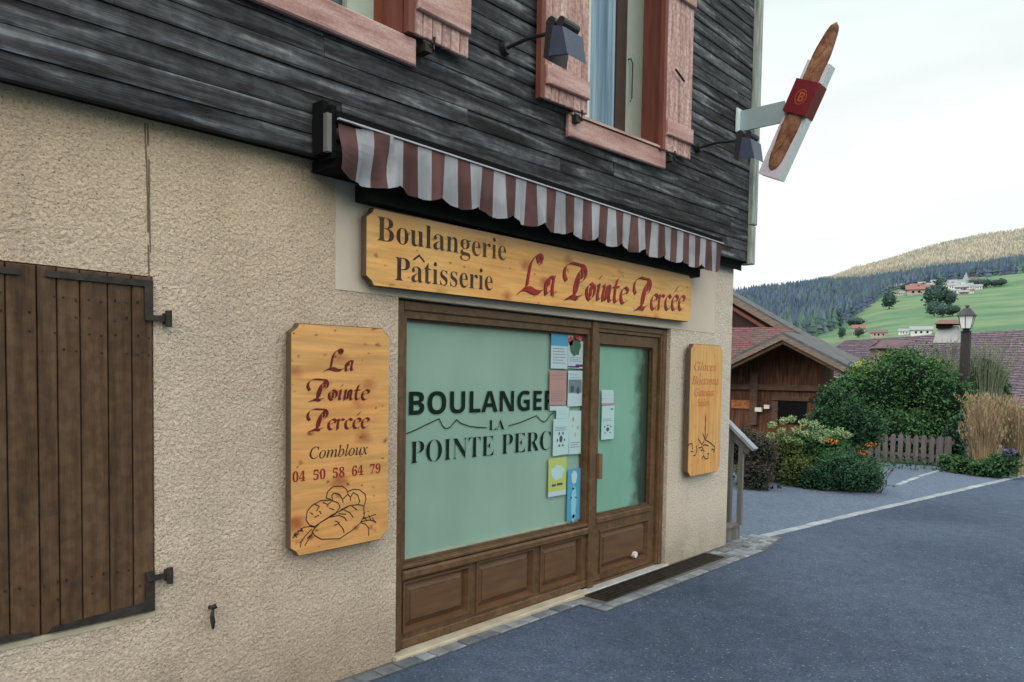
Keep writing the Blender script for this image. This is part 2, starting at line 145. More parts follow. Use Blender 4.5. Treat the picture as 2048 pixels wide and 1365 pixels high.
# ------------------------------------------------------------------ glyphs (drawn outlines)
GL={}
for part in """b0~224~134 288,112 290,90 288,70 282,54 272,41 258,31 241,23 221,18 198,14 144,18 89,23 66,31 46,41 28,54 14,70 4,89 -2,112 -4,134 -2,153 4,168 14,182 28,192 45,200 66,206 89,210 143,206 197,200 221,192 241,182 258,169 272,153 282;99 260,112 264,125 260,135 250,141 232,145 208,148 143,145 78,141 54,135 36,125 26,112 22,99 26,89 36,83 54,76 108,76 178,83 232,89 250|b1~224~151 287,106 287,66 257,25 238,17 236,20 220,28 210,40 206,48 207,56 211,82 236,92 248,91 38,87 27,78 22,39 21,39 0,204 0,204 21,164 22,155 28,151 47|b2~224~131 288,104 290,69 286,43 277,25 262,17 245,17 223,22 212,30 205,40 200,67 196,70 234,75 248,82 257,91 263,104 265,113 264,126 255,131 246,134 235,134 208,130 183,111 146,73 102,14 41,14 0,203 0,205 84,182 84,176 63,166 51,153 45,52 44,165 156,181 177,193 205,195 223,193 242,185 258,172 272,154 282|b3~224~129 288,103 290,76 288,54 283,37 275,24 264,17 252,14 239,16 228,20 219,28 212,38 207,66 203,71 242,79 256,92 264,111 264,119 260,126 253,133 232,133 202,122 176,112 167,99 162,83 160,57 160,57 135,100 134,115 129,128 120,136 110,142 97,144 83,141 57,132 40,119 29,94 24,81 25,69 30,59 37,51 47,45 75,29 72,21 67,12 53,12 36,20 21,27 14,48 3,78 -3,111 -4,137 0,172 15,189 31,196 41,201 53,205 82,204 97,194 120,177 136,145 150,134 152,165 168,178 179,187 192,193 207,195 224,192 244,184 260,170 273,152 282|b4~224~119 286,5 99,5 74,116 74,115 39,112 31,100 23,72 21,72 0,212 0,212 21,191 23,184 26,179 31,175 39,174 74,216 74,216 101,174 101,174 286;119 248,116 171,116 101,33 101|b5~224~37 286,24 147,42 140,77 147,103 146,116 141,127 133,135 121,140 106,140 73,138 60,129 41,116 30,101 25,82 25,73 27,60 36,52 50,48 65,48 72,31 69,20 60,17 53,17 36,24 21,30 14,50 3,63 -1,98 -4,122 -2,158 10,178 24,193 44,198 57,202 88,199 114,190 136,174 152,154 164,129 171,100 174,67 171,56 168,62 242,156 240,163 231,167 213,190 213,188 286|b6~224~132 290,97 284,68 268,56 257,37 229,25 194,19 154,19 103,30 55,40 37,51 22,65 11,81 2,117 -4,145 -1,168 8,186 23,199 42,207 66,210 92,207 117,200 137,188 153,172 166,152 173,117 175,96 171,74 160,77 192,83 218,91 239,101 254,114 263,128 266,140 263,148 253,155 222,155 214,171 215,192 224,198 230,202 238,202 253,196 267,183 279,162 287;115 151,125 149,134 144,142 136,151 108,151 68,148 51,143 38,136 29,128 24,118 22,107 25,96 34,87 48,80 69,76 97,74 132,92 145|b7~224~20 286,18 202,42 202,44 222,48 233,55 240,67 242,172 242,66 0,100 0,210 266,210 286|b8~224~140 287,114 290,74 285,47 272,37 263,25 241,21 217,27 188,34 176,56 154,71 144,54 135,28 115,19 103,14 89,12 73,13 59,22 34,41 14,54 6,88 -3,109 -4,139 -2,164 5,185 17,200 33,209 52,212 76,210 91,205 106,196 119,184 131,167 143,145 155,174 172,193 192,198 205,199 220,197 239,190 255,178 270,161 281;119 266,132 260,145 242,149 220,146 198,137 181,121 168,97 182,89 189,83 198,79 209,79 234,86 254,93 261,102 265;98 128,131 110,150 92,156 69,155 55,151 43,144 33,135 25,124 20,98 20,88 25,78 33,67 57,67 84,70 96,82 115|b9~224~124 288,106 290,71 284,44 268,33 257,19 228,15 211,14 193,16 168,24 147,36 131,52 119,71 112,92 110,116 113,135 123,149 137,141 73,122 34,93 21,80 23,70 27,55 42,45 64,34 60,27 52,25 41,28 27,37 13,52 3,63 -1,91 -4,110 -3,143 8,169 29,187 58,199 93,205 134,206 155,204 185,200 210,193 232,183 250,171 265,157 276,142 283;97 261,108 263,119 260,129 253,138 240,144 221,148 197,149 166,140 152,134 146,118 140,110 139,89 145,76 164,72 195,73 216,76 233,81 246|bA~260~134 277,123 278,24 33,14 18,2 12,-5 11,-5 0,76 0,76 11,57 13,48 19,44 30,47 42,62 79,150 79,169 27,165 18,154 13,136 11,136 0,264 0,264 11,256 12,245 20,229 52;68 96,105 190,144 96|bB~264~131 271,9 271,9 261,25 260,35 255,41 246,44 220,44 36,37 19,22 12,10 10,10 0,142 0,173 2,200 9,221 21,237 36,246 55,249 78,240 110,214 133,171 147,207 160,229 180,236 209,224 243,189 264;142 257,153 253,160 246,166 235,170 206,168 187,164 172,157 162,146 155,131 151,108 150,110 248,115 256,121 258;108 138,138 136,153 131,165 124,173 112,178 96,178 57,169 29,160 21,148 16,132 14,118 17,113 20,108 39|bC~279~174 276,154 277,128 275,105 269,83 259,63 245,47 229,33 209,24 187,18 162,16 136,18 109,23 85,33 62,46 42,63 25,82 12,103 2,127 -4,153 -6,198 0,235 20,266 53,255 63,242 48,228 36,197 20,182 15,166 14,121 27,94 68,86 135,94 207,118 250,158 264,177 262,195 254,212 242,227 226,240 207,250 184,260 184,260 277,250 277,246 267,239 261,231 259|bE~263~238 271,10 271,10 261,30 258,37 253,44 235,44 34,41 24,31 13,8 10,8 0,240 0,256 85,245 85,230 56,211 36,199 28,172 19,137 16,119 18,111 25,109 40,110 132,134 130,151 122,158 116,163 108,171 70,181 70,181 206,172 206,168 187,162 171,154 160,145 153,131 148,109 146,111 248,115 254,138 256,165 255,186 250,203 242,215 230,223 213,228 190,238 190|bI~155~146 271,8 271,8 261,31 258,38 255,42 249,45 230,44 34,41 25,30 15,8 10,8 0,146 0,146 10,129 13,118 18,112 26,109 46,110 241,112 249,117 255,133 260,146 261|bL~254~149 271,10 271,10 261,22 260,37 253,44 238,44 35,41 25,31 14,9 10,9 0,239 0,254 92,244 92,229 60,211 37,200 29,173 20,139 16,124 17,112 24,109 34,110 242,115 253,131 260,149 261|bN~294~93 271,11 271,11 261,22 258,45 231,44 31,37 16,11 10,11 0,99 0,99 10,77 14,71 18,64 34,64 208,240 -6,251 -6,252 237,254 247,258 253,273 260,286 261,286 271,197 271,197 261,224 255,230 247,233 225,233 100|bO~313~158 278,119 273,101 267,70 249,56 237,35 208,21 174,16 136,21 97,35 63,44 48,56 34,84 13,100 4,118 -2,155 -6,194 -2,211 4,243 23,256 34,278 63,292 97,296 116,296 156,292 175,278 209,257 237,244 249,213 267,196 273;117 250,155 264,175 260,193 250,207 231,218 206,224 174,226 136,218 64,196 21,158 7,137 11,120 22,106 40,95 65,89 97,86 136,94 207|bP~249~10 271,10 261,22 260,31 257,41 246,44 237,44 35,41 25,31 14,9 10,9 0,144 0,144 10,122 14,112 25,109 35,108 122,144 122,174 125,199 132,218 143,232 158,241 176,244 198,238 225,232 237,213 255,200 262,182 267,158 270;129 257,144 255,155 250,164 242,173 215,173 177,169 162,162 150,152 143,138 138,108 137,110 249,116 255|bR~282~129 271,10 271,10 261,22 260,31 257,41 246,44 237,44 35,41 25,31 14,9 10,9 0,144 0,144 10,122 14,112 25,109 35,108 126,120 126,202 0,286 0,285 10,269 15,257 30,188 133,221 148,242 170,248 199,245 222,235 240,219 254,196 263,166 269;134 257,160 250,176 232,181 200,179 181,174 165,167 154,155 146,140 141,108 139,110 247,113 252|bT~252~6 271,6 189,17 189,21 210,28 227,39 240,53 250,69 256,93 258,92 35,85 18,68 11,55 10,55 0,195 0,195 10,171 14,165 18,160 25,157 48,157 258,198 250,223 227,234 189,244 189,244 271|ba~205~122 188,96 190,68 187,37 173,29 166,21 150,20 133,27 121,38 114,53 114,65 120,70 125,73 142,62 163,65 170,74 175,98 175,105 173,115 162,118 154,118 113,85 103,58 92,38 81,23 69,15 54,12 38,13 26,17 16,24 7,33 0,44 -4,57 -5,79 -2,100 6,119 21,124 6,135 -3,152 -6,168 -4,182 4,196 16,191 25,181 20,175 27,174 125,172 145,167 162,157 174,142 183;92 90,118 101,118 38,104 24,90 20,79 23,73 33,70 50,76 73|be~179~115 187,94 190,65 184,40 168,30 157,16 128,12 94,16 57,22 41,39 15,50 6,63 -1,77 -5,92 -6,122 -1,148 16,170 43,161 51,148 37,134 28,119 25,92 33,75 58,70 99,168 99,166 128,159 150,148 167,133 179;96 177,111 172,118 156,120 114,69 114,72 152,81 171|bg~195~94 190,65 186,52 182,31 168,18 149,14 138,13 126,18 100,34 80,61 66,34 51,25 44,15 27,14 18,17 5,26 -6,41 -15,23 -23,12 -32,8 -44,11 -55,17 -64,28 -72,44 -79,87 -84,117 -82,142 -76,162 -67,177 -55,185 -40,188 -22,185 -1,180 8,165 20,141 27,84 29,71 31,63 35,60 42,63 52,72 59,93 62,116 62,139 69,158 82,170 100,174 121,172 135,160 160,189 160,189 181,139 181,124 186;94 177,109 171,116 155,119 126,116 97,109 80,102 75,85 75,74 87,69 110,69 142,74 164,79 171,85 175;58 -20,142 -22,153 -28,157 -39,150 -56,130 -66,96 -69,66 -66,56 -62,45 -50,45 -35,50 -27|bi~118~60 276,45 272,34 261,30 246,34 230,45 219,60 216,75 219,86 230,90 246,86 261,75 272;88 185,12 185,12 175,28 170,31 159,31 25,27 15,11 10,11 0,107 0,107 10,95 13,90 20,88 33|bl~119~88 271,12 271,12 262,25 259,30 251,31 25,27 15,11 10,11 0,107 0,107 10,95 13,90 20,88 33|bn~227~174 183,145 190,123 186,104 176,88 159,88 185,11 185,11 175,24 172,31 158,31 26,27 15,18 10,11 10,11 0,107 0,107 10,95 12,88 26,88 140,98 152,109 159,121 162,128 161,136 154,140 139,140 33,138 20,133 12,120 10,120 0,216 0,216 10,204 12,197 26,197 126,191 161|bo~200~100 190,68 184,41 168,22 142,16 127,12 110,12 74,16 57,22 42,41 16,68 0,83 -5,117 -5,146 6,169 27,184 56,188 73,188 110,184 127,169 156,158 168,146 177,132 184;90 176,100 178,110 176,118 171,124 161,128 146,131 75,127 30,119 14,111 9,100 7,90 9,82 14,76 23,70 61,70 123,76 161,82 171|br~171~139 190,121 185,102 172,87 150,87 185,12 185,12 175,28 170,31 159,31 25,27 15,11 10,11 0,118 0,118 10,100 12,91 19,89 33,90 126,92 136,96 144,107 154,117 154,132 137,148 132,161 136,172 151,169 175,157 186|bs~172~84 190,66 188,51 183,39 173,29 161,24 147,22 131,23 120,32 101,40 92,105 55,112 45,114 27,106 16,93 10,72 10,62 15,52 23,43 34,36 47,32 63,21 63,21 -5,30 -5,33 1,46 5,79 -5,90 -6,108 -4,123 1,136 11,145 23,151 39,153 56,152 70,149 81,144 90,126 106,73 134,65 143,62 154,65 166,74 174,89 176,99 175,117 165,125 156,136 132,145 132,145 190,137 190,131 183,118 183|bt~136~86 252,77 252,41 207,12 178,12 166,29 166,30 28,33 15,39 6,48 0,59 -4,74 -6,98 -1,118 14,132 39,123 44,116 33,109 26,100 24,89 30,86 41,86 166,124 166,124 185,86 185|bu~223~84 185,7 185,7 175,20 172,26 163,28 38,32 23,39 10,48 1,61 -4,78 -6,100 -2,111 2,129 15,136 24,136 -6,165 2,214 8,214 18,201 20,195 27,193 42,193 185,113 185,113 175,128 172,132 169,136 157,136 39,127 29,117 23,105 21,94 24,87 32,84 44|iB~261~152 277,50 277,48 269,71 264,78 256,75 229,21 31,17 22,5 11,-18 8,-20 0,125 1,147 5,166 11,183 19,197 29,209 41,217 54,222 70,224 86,219 114,203 135,177 150,214 166,237 188,244 217,234 250,204 270;152 263,180 258,197 244,202 220,200 200,193 184,180 171,163 162,141 156,99 156,97 160,127 259,138 263;94 139,116 141,135 140,151 136,163 129,172 119,177 106,179 90,177 68,169 49,157 33,139 22,117 15,91 12,69 15,65 17,62 26,65 43,89 132|iC~280~208 282,191 283,163 280,135 272,108 258,75 233,48 200,27 164,17 126,15 106,17 84,29 47,40 31,53 18,69 8,88 0,130 -6,152 -4,173 1,193 9,211 20,245 54,238 61,207 33,175 17,141 11,118 14,99 22,84 36,72 54,65 77,62 104,67 147,82 186,92 204,117 234,131 247,163 264,195 270,213 268,227 263,238 254,247 242,252 228,253 198,262 198,278 280,270 280,262 271,245 272|iG~322~195 283,164 280,135 272,108 259,75 234,48 202,28 166,21 147,17 127,16 108,18 86,23 66,32 48,44 32,59 19,77 8,98 0,146 -6,182 -3,216 6,248 21,272 112,279 121,290 126,306 128,308 135,194 135,192 128,220 124,227 116,225 94,211 38,207 29,190 15,165 7,152 6,126 9,104 18,87 32,74 51,66 75,63 103,65 129,71 155,82 182,95 207,111 228,130 246,151 259,173 267,197 270,220 267,239 261,255 250,268 235,277 217,281 195,288 195,306 280,300 280,290 267,274 263,230 279|iS~220~117 282,103 279,79 266,62 248,54 224,52 210,56 188,68 165,128 97,136 83,140 69,140 52,128 26,122 19,97 7,87 6,69 9,54 16,41 27,31 43,25 63,23 87,15 87,2 -5,9 -5,18 7,34 6,74 -4,91 -6,123 -1,137 5,149 13,168 34,174 46,178 60,179 75,177 97,169 116,157 134,105 191,95 208,92 224,93 237,104 258,125 269,138 270,153 268,166 262,176 252,184 239,188 221,190 200,196 200,209 282,202 282,198 276,193 273,177 274,150 282|ia~204~124 186,109 188,90 186,72 177,54 163,22 126,11 104,3 82,-2 60,-4 38,-3 25,5 6,20 -4,30 -5,44 -3,58 3,85 28,114 70,100 14,102 3,107 -3,116 -5,134 0,153 16,174 43,168 48,156 33,146 24,135 21,132 26,134 42,174 184,144 184,138 167,133 179;110 178,121 175,128 167,130 143,121 108,97 62,69 28,55 21,49 20,39 22,34 30,32 53,40 93,62 143,85 169,98 176|ib~203~96 290,32 278,30 271,51 269,55 264,54 245,-3 22,3 9,11 3,34 -4,49 -5,83 0,114 16,142 38,163 66,177 98,181 114,182 130,180 146,175 161,167 172,156 181,143 187,127 188,104 184,82 171,61 149,97 288;111 169,121 168,130 164,142 149,146 138,147 126,141 90,134 71,113 37,100 24,86 14,71 8,56 6,42 8,33 13,30 27,32 40,56 120,65 138,75 151,86 161,98 167|ic~178~119 188,99 186,80 180,49 162,20 129,7 104,0 78,1 45,7 27,15 14,27 3,42 -3,59 -5,87 0,115 16,142 42,136 49,114 29,93 18,73 14,62 15,45 27,36 50,36 81,47 117,55 134,65 149,90 171,104 176,118 178,130 176,128 166,122 152,124 143,129 138,139 136,153 142,158 152,158 167,148 180,140 185|ie~171~127 188,98 186,79 180,48 160,27 137,11 112,-2 72,-1 40,4 25,12 12,23 3,37 -2,53 -4,69 -3,98 7,125 28,138 42,132 48,110 30,90 19,71 15,50 20,38 34,34 70,36 85,72 91,101 101,124 113,140 127,150 142,154 158,153 167,144 181;107 178,115 176,120 170,122 162,119 146,112 132,100 118,84 107,63 99,38 94,49 124,64 149,81 167,90 173|ii~106~73 276,63 273,55 265,52 255,55 245,63 237,73 234,88 240,93 249,93 260,83 273;71 188,12 178,10 171,25 170,33 166,33 144,0 17,2 5,9 -2,20 -5,40 1,61 17,83 44,77 50,63 33,52 23,43 19,38 20,35 24,38 47,78 186|il~103~100 290,36 280,35 273,50 272,58 267,60 250,-1 16,1 5,8 -2,19 -4,27 -3,46 7,68 28,79 43,73 49,60 33,49 24,40 20,36 21,33 30,37 50,102 286|im~328~76 188,12 178,10 171,30 168,36 162,35 145,-8 0,24 0,51 77,76 118,101 145,117 157,135 164,145 159,143 133,104 0,136 0,154 56,184 112,212 146,230 159,245 164,251 162,255 158,255 139,226 36,224 18,226 6,233 -2,244 -4,264 1,283 18,303 45,297 52,279 28,270 22,261 22,260 39,290 151,291 164,289 177,281 185,267 188,237 179,204 153,170 110,180 152,181 165,178 178,170 185,157 188,126 179,92 151,54 106,78 184|in~217~68 187,12 177,10 170,32 167,37 156,32 132,-7 0,25 0,45 62,73 113,109 152,129 163,134 164,140 162,143 158,143 139,114 29,112 16,118 0,127 -5,153 1,173 19,192 49,186 54,173 35,163 24,154 20,147 24,148 42,179 150,180 166,177 178,170 185,157 188,129 179,94 152,55 106,80 186|io~209~139 186,120 188,105 187,76 177,49 159,26 135,8 106,2 91,-2 61,0 42,6 26,15 13,29 3,44 -3,63 -5,83 -3,102 3,133 22,155 44,172 69,183 96,187 123,185 141,179 157,169 171,155 180;105 176,118 178,136 173,148 159,152 135,145 93,126 51,109 28,89 12,78 8,57 8,42 18,37 26,33 50,39 89,46 109,67 146,92 170|is~148~60 187,48 183,30 166,25 154,25 129,69 61,75 41,71 23,59 10,42 6,31 8,22 12,14 21,8 32,4 46,2 63,-4 63,-13 -2,-5 -2,-1 3,46 -5,68 -1,78 3,93 16,103 33,107 53,100 79,61 136,56 146,54 155,57 166,66 175,78 178,97 172,110 156,116 128,123 128,131 187,124 187,123 183,111 180,92 187|it~111~90 234,81 234,60 205,37 186,13 177,12 168,39 168,0 16,3 4,9 -3,20 -5,39 0,59 15,80 40,74 47,61 31,51 22,43 18,36 22,39 46,72 168,106 168,109 181,75 181|iu~217~62 187,9 178,8 171,28 169,33 163,30 136,3 34,3 14,9 2,20 -4,27 -5,43 -2,59 6,76 19,111 62,131 91,113 25,112 16,115 4,121 -2,132 -5,153 1,173 17,193 44,188 50,175 33,164 23,155 19,150 20,147 28,152 55,187 184,156 184,143 141,126 102,95 54,74 32,55 21,47 19,41 21,37 25,35 35,76 186|ix~166~61 187,46 187,14 178,0 176,-2 168,17 170,29 168,39 154,53 88,18 38,5 26,-1 24,-25 30,-32 26,-37 14,-35 4,-28 -2,-19 -4,-3 0,12 12,56 72,71 9,75 2,85 -4,92 -5,108 1,127 17,148 45,142 51,119 24,110 21,102 24,93 52,81 108,120 159,149 156,159 163,161 172,159 180,152 186,142 188,121 180,78 123,65 183|sA~276~101 287,0 0,65 0,86 68,190 68,211 0,276 0,175 287;138 242,154 185,176 119,101 119|sB~269~36 286,36 0,143 0,173 2,199 10,220 22,235 39,244 59,248 83,245 109,236 127,222 140,196 150,196 152,209 155,220 162,229 172,235 184,239 198,240 213,237 237,227 256,211 270,189 278,160 284,125 286;96 236,144 235,157 233,166 229,173 223,177 215,177 195,174 187,160 176,132 172,96 172;96 124,151 123,164 120,174 115,184 99,184 78,180 68,174 61,165 55,152 51,96 50|sE~224~36 286,36 0,200 0,200 50,96 50,96 124,193 124,193 173,96 173,96 236,200 236,200 286|sG~290~172 290,142 288,115 282,91 272,71 258,54 241,41 221,31 198,25 172,23 143,27 99,38 62,58 34,84 13,117 0,156 -4,211 0,258 12,258 160,144 160,144 110,198 110,198 50,160 46,129 52,117 59,107 68,99 79,93 92,86 124,87 161,90 178,104 207,114 218,126 227,140 234,155 238,184 239,218 232,237 224,257 272,217 285|sI~156~143 286,13 286,13 251,48 235,48 50,13 34,13 0,143 0,143 34,108 50,108 235,143 251|sL~226~96 286,36 286,36 0,212 0,212 50,96 50|sN~325~36 286,36 0,90 0,86 216,88 216,212 0,289 0,289 286,235 286,238 72,236 72,112 286|sO~318~189 288,160 290,130 288,105 282,83 272,64 258,49 241,38 221,30 198,25 172,23 144,25 115,30 89,38 66,49 46,64 28,83 14,105 4,130 -2,159 -4,189 -2,214 4,236 14,254 28,269 45,281 66,289 89,294 115,294 172,289 197,281 221,269 241,254 258,236 272,214 282;136 237,160 240,183 237,201 228,215 214,224 195,230 171,232 143,230 115,224 92,215 73,201 58,183 50,159 47,136 50,118 58,104 73,94 92,89 115,87 143,89 171,94 195,104 214,118 228|sR~264~36 286,36 0,96 0,96 110,129 110,197 0,264 0,180 124,214 148,226 166,232 187,233 200,230 226,221 248,205 264,183 276,155 283,119 286;96 236,133 235,147 232,158 227,166 220,170 211,172 198,171 186,159 169,148 163,134 160,96 159|sU~302~94 286,34 286,34 102,37 72,47 46,64 25,86 9,115 -1,150 -4,197 2,216 10,232 20,245 33,255 47,263 64,267 82,268 286,208 286,207 91,202 75,195 62,184 54,170 49,152 47,134 48,120 53,109 61,101 73,96 90,94 111""".split('|'):
    k,a,ls=part.split('~')
    loops=[[tuple(int(t)/400 for t in q.split(' ')) for q in l.split(',')] for l in ls.split(';')]
    GL[k]=(int(a)/400,loops)
def inside(p,l):
    c=False
    for i in range(len(l)):
        (x0,y0),(x1,y1)=l[i-1],l[i]
        if (y0>p[1])!=(y1>p[1]) and p[0]<(x1-x0)*(p[1]-y0)/(y1-y0)+x0: c=not c
    return c
def tess(P):
    P=[[tuple(p) for p in l] for l in P]; out=[]; off=[0]
    for l in P: off.append(off[-1]+len(l))
    depth=[sum(inside(l[0],m) for j,m in enumerate(P) if j!=i) for i,l in enumerate(P)]
    for i,l in enumerate(P):
        if depth[i]%2: continue
        ids=[i]+[j for j,m in enumerate(P) if depth[j]==depth[i]+1 and inside(m[0],l)]
        mp=[off[k]+q for k in ids for q in range(len(P[k]))]
        for t in tessellate_polygon([[Vector((p[0],p[1],0)) for p in P[k]] for k in ids]): out.append(tuple(mp[q] for q in t))
    return out
def text(mb,s,st,x0,x1,z,cap,y,k=0.,fit=None,th=.003,shear=0.,mi=0,thin=0.,y2=None):
    fit=fit or s
    def adv(t): return sum(GL[st+c][0] if c!=' ' else .25 for c in t)
    last=GL[st+fit[-1]][1]; first=min(p[0] for l in GL[st+fit[0]][1] for p in l)
    end=adv(fit[:-1])+max(p[0] for l in last for p in l)
    sx=(x1-x0)/(end-first); capu=.68
    sz=cap/capu; pen=-first
    for c in s:
        if c==' ': pen+=.25; continue
        a,loops=GL[st+c]
        if thin:
            nl=[]
            for l in loops:
                m_=[]
                for i in range(len(l)):
                    a_=Vector(l[i-1]);b_=Vector(l[i]);c_=Vector(l[(i+1)%len(l)]); d1=(b_-a_).normalized(); d2=(c_-b_).normalized(); n_=Vector((-d1.y-d2.y,d1.x+d2.x))
                    n_=n_.normalized()*thin/max(.6,math.sqrt(max(.05,(1+d1.dot(d2))/2))) if n_.length>1e-4 else Vector((0,0))
                    m_.append((b_.x+n_.x,b_.y+n_.y))
                nl.append(m_)
            loops=nl
        P=[[ (x0+(pen+px)*sx+shear*py*sz, z+py*sz) for px,py in l] for l in loops]
        P=[[(x,zz+k*(x-x0)) for x,zz in l] for l in P]
        allp=[p for l in P for p in l]
        tris=tess(P)
        fs=[]
        for t in tris:
            A,B,D=[allp[i] for i in t]
            if (B[0]-A[0])*(D[1]-A[1])-(B[1]-A[1])*(D[0]-A[0])<0: t=(t[0],t[2],t[1])
            fs.append(tuple(t))
        mb.add([(p[0],y,p[1]) for p in allp],fs,mi)
        pen+=a
    return mb
# broad-nib strokes for the ornate lettering: em coordinates, x-height 1, cap 2
NIB={
'L':(1.75,[[(.55,.35),(.62,1.1),(.72,1.55),(1.05,1.95),(1.35,2.0),(1.5,1.75),(1.35,1.5)],[(1.12,1.95),(1.28,1.6)],[(-.05,-.12),(.3,.2),(.75,.28),(1.15,.14),(1.6,.16),(1.75,.26)],[(.05,.0),(.5,.16),(1.1,.02),(1.5,.04)]]),
'a':(1.05,[[(.22,.15),(.2,.7),(.5,.98),(.78,.92)],[(.22,.3),(.3,.02),(.62,.3)],[(.8,1.02),(.72,.5),(.78,.08),(1.0,.2)],[(.4,.95),(.42,.5)]]),
'P':(1.72,[[(.28,.95),(.08,1.3),(.15,1.75),(.55,1.98),(1.1,1.95),(1.5,1.9),(1.72,1.55),(1.62,1.15),(1.3,.95)],[(.98,.18),(.95,.8),(1.15,1.45),(1.38,1.72)],[(1.15,1.4),(1.18,.9),(1.05,.3)],[(.4,-.02),(.75,.16),(1.1,.1),(1.5,.22)],[(.3,-.08),(.8,.03),(1.2,-.04)],[(1.42,1.85),(1.45,1.2)]]),
'o':(.84,[[(.5,.98),(.2,.72),(.24,.25),(.48,0)],[(.45,1.0),(.8,.75),(.76,.28),(.42,.0)],[(.5,.8),(.5,.2)]]),
'i':(.50,[[(.1,.85),(.3,.98),(.25,.4),(.3,.05),(.5,.2)],[(.3,1.32),(.44,1.5)]]),
'n':(.95,[[(.05,.85),(.25,.98),(.2,.4),(.22,.02)],[(.25,.75),(.55,.98),(.75,.85),(.7,.3),(.8,.03),(1.0,.18)],[(.5,.9),(.45,.1)]]),
't':(.6,[[(.4,1.45),(.28,1.0),(.24,.3),(.38,.02),(.6,.2)],[(.05,.93),(.6,.97)]]),
'e':(.78,[[(.75,.62),(.8,.85),(.5,1.0),(.22,.7),(.24,.22),(.48,.0),(.8,.22)],[(.28,.5),(.72,.72)]]),
'r':(.72,[[(.05,.85),(.25,.98),(.22,.4),(.25,.0)],[(.3,.75),(.5,.98),(.75,.86)]]),
'c':(.74,[[(.75,.8),(.5,1.0),(.22,.7),(.24,.22),(.48,.0),(.78,.22)],[(.5,.9),(.7,.95)]]),
"'":(0,[[(-.35,1.25),(-.05,1.62)]]),' ':(.5,[])}
def nib(mb,s,x0,x1,z,cap,y,k=0.,w=.16,ang=50,mi=0,dx=0,dz=0):
    W=sum(NIB[c][0] for c in s); sx=(x1-x0)/W; sz=cap/2.0; pen=0
    ca,sa=math.cos(R(ang))*w,math.sin(R(ang))*w*.55
    for c in s:
        a,st=NIB[c]
        for pl in st:
            # smooth the polyline
            q=[]
            for i in range(len(pl)-1):
                p0=pl[max(i-1,0)];p1=pl[i];p2=pl[i+1];p3=pl[min(i+2,len(pl)-1)]
                for t in (0,.33,.66):
                    q.append(tuple(.5*((2*p1[j])+(-p0[j]+p2[j])*t+(2*p0[j]-5*p1[j]+4*p2[j]-p3[j])*t*t+(-p0[j]+3*p1[j]-3*p2[j]+p3[j])*t**3) for j in (0,1)))
            q.append(pl[-1])
            for i in range(len(q)-1):
                (ax,az),(bx,bz)=q[i],q[i+1]
                P=[(ax-ca,az-sa),(ax+ca,az+sa),(bx+ca,bz+sa),(bx-ca,bz-sa)]
                P=[(x0+(pen+px)*sx+.12*pz*sz+dx, z+pz*sz+dz) for px,pz in P]
                P=[(X,Z+k*(X-x0)) for X,Z in P]
                ar=sum(P[i_][0]*P[(i_+1)%4][1]-P[(i_+1)%4][0]*P[i_][1] for i_ in range(4))
                if ar<0: P=P[::-1]
                yy=y-.00003*(i%5)-.0002*((st.index(pl))%4)
                mb.add([(X,yy,Z) for X,Z in P],[(0,1,2,3)],mi)
        pen+=a
    return mb
def lines(mb,polys,w,y,mi=0):
    for P in polys:
        for i in range(len(P)-1):
            a=Vector((P[i][0],0,P[i][1]));b=Vector((P[i+1][0],0,P[i+1][1])); d=b-a
            if d.length<1e-5: continue
            d.normalize(); n=Vector((-d.z,0,d.x))*w*.5; a=a-d*w*.3; b=b+d*w*.3
            q=[a-n,b-n,b+n,a+n]; yy=y-.00004*(i%7)
            mb.add([(p.x,yy,p.z) for p in q],[(0,1,2,3)],mi)
    return mb
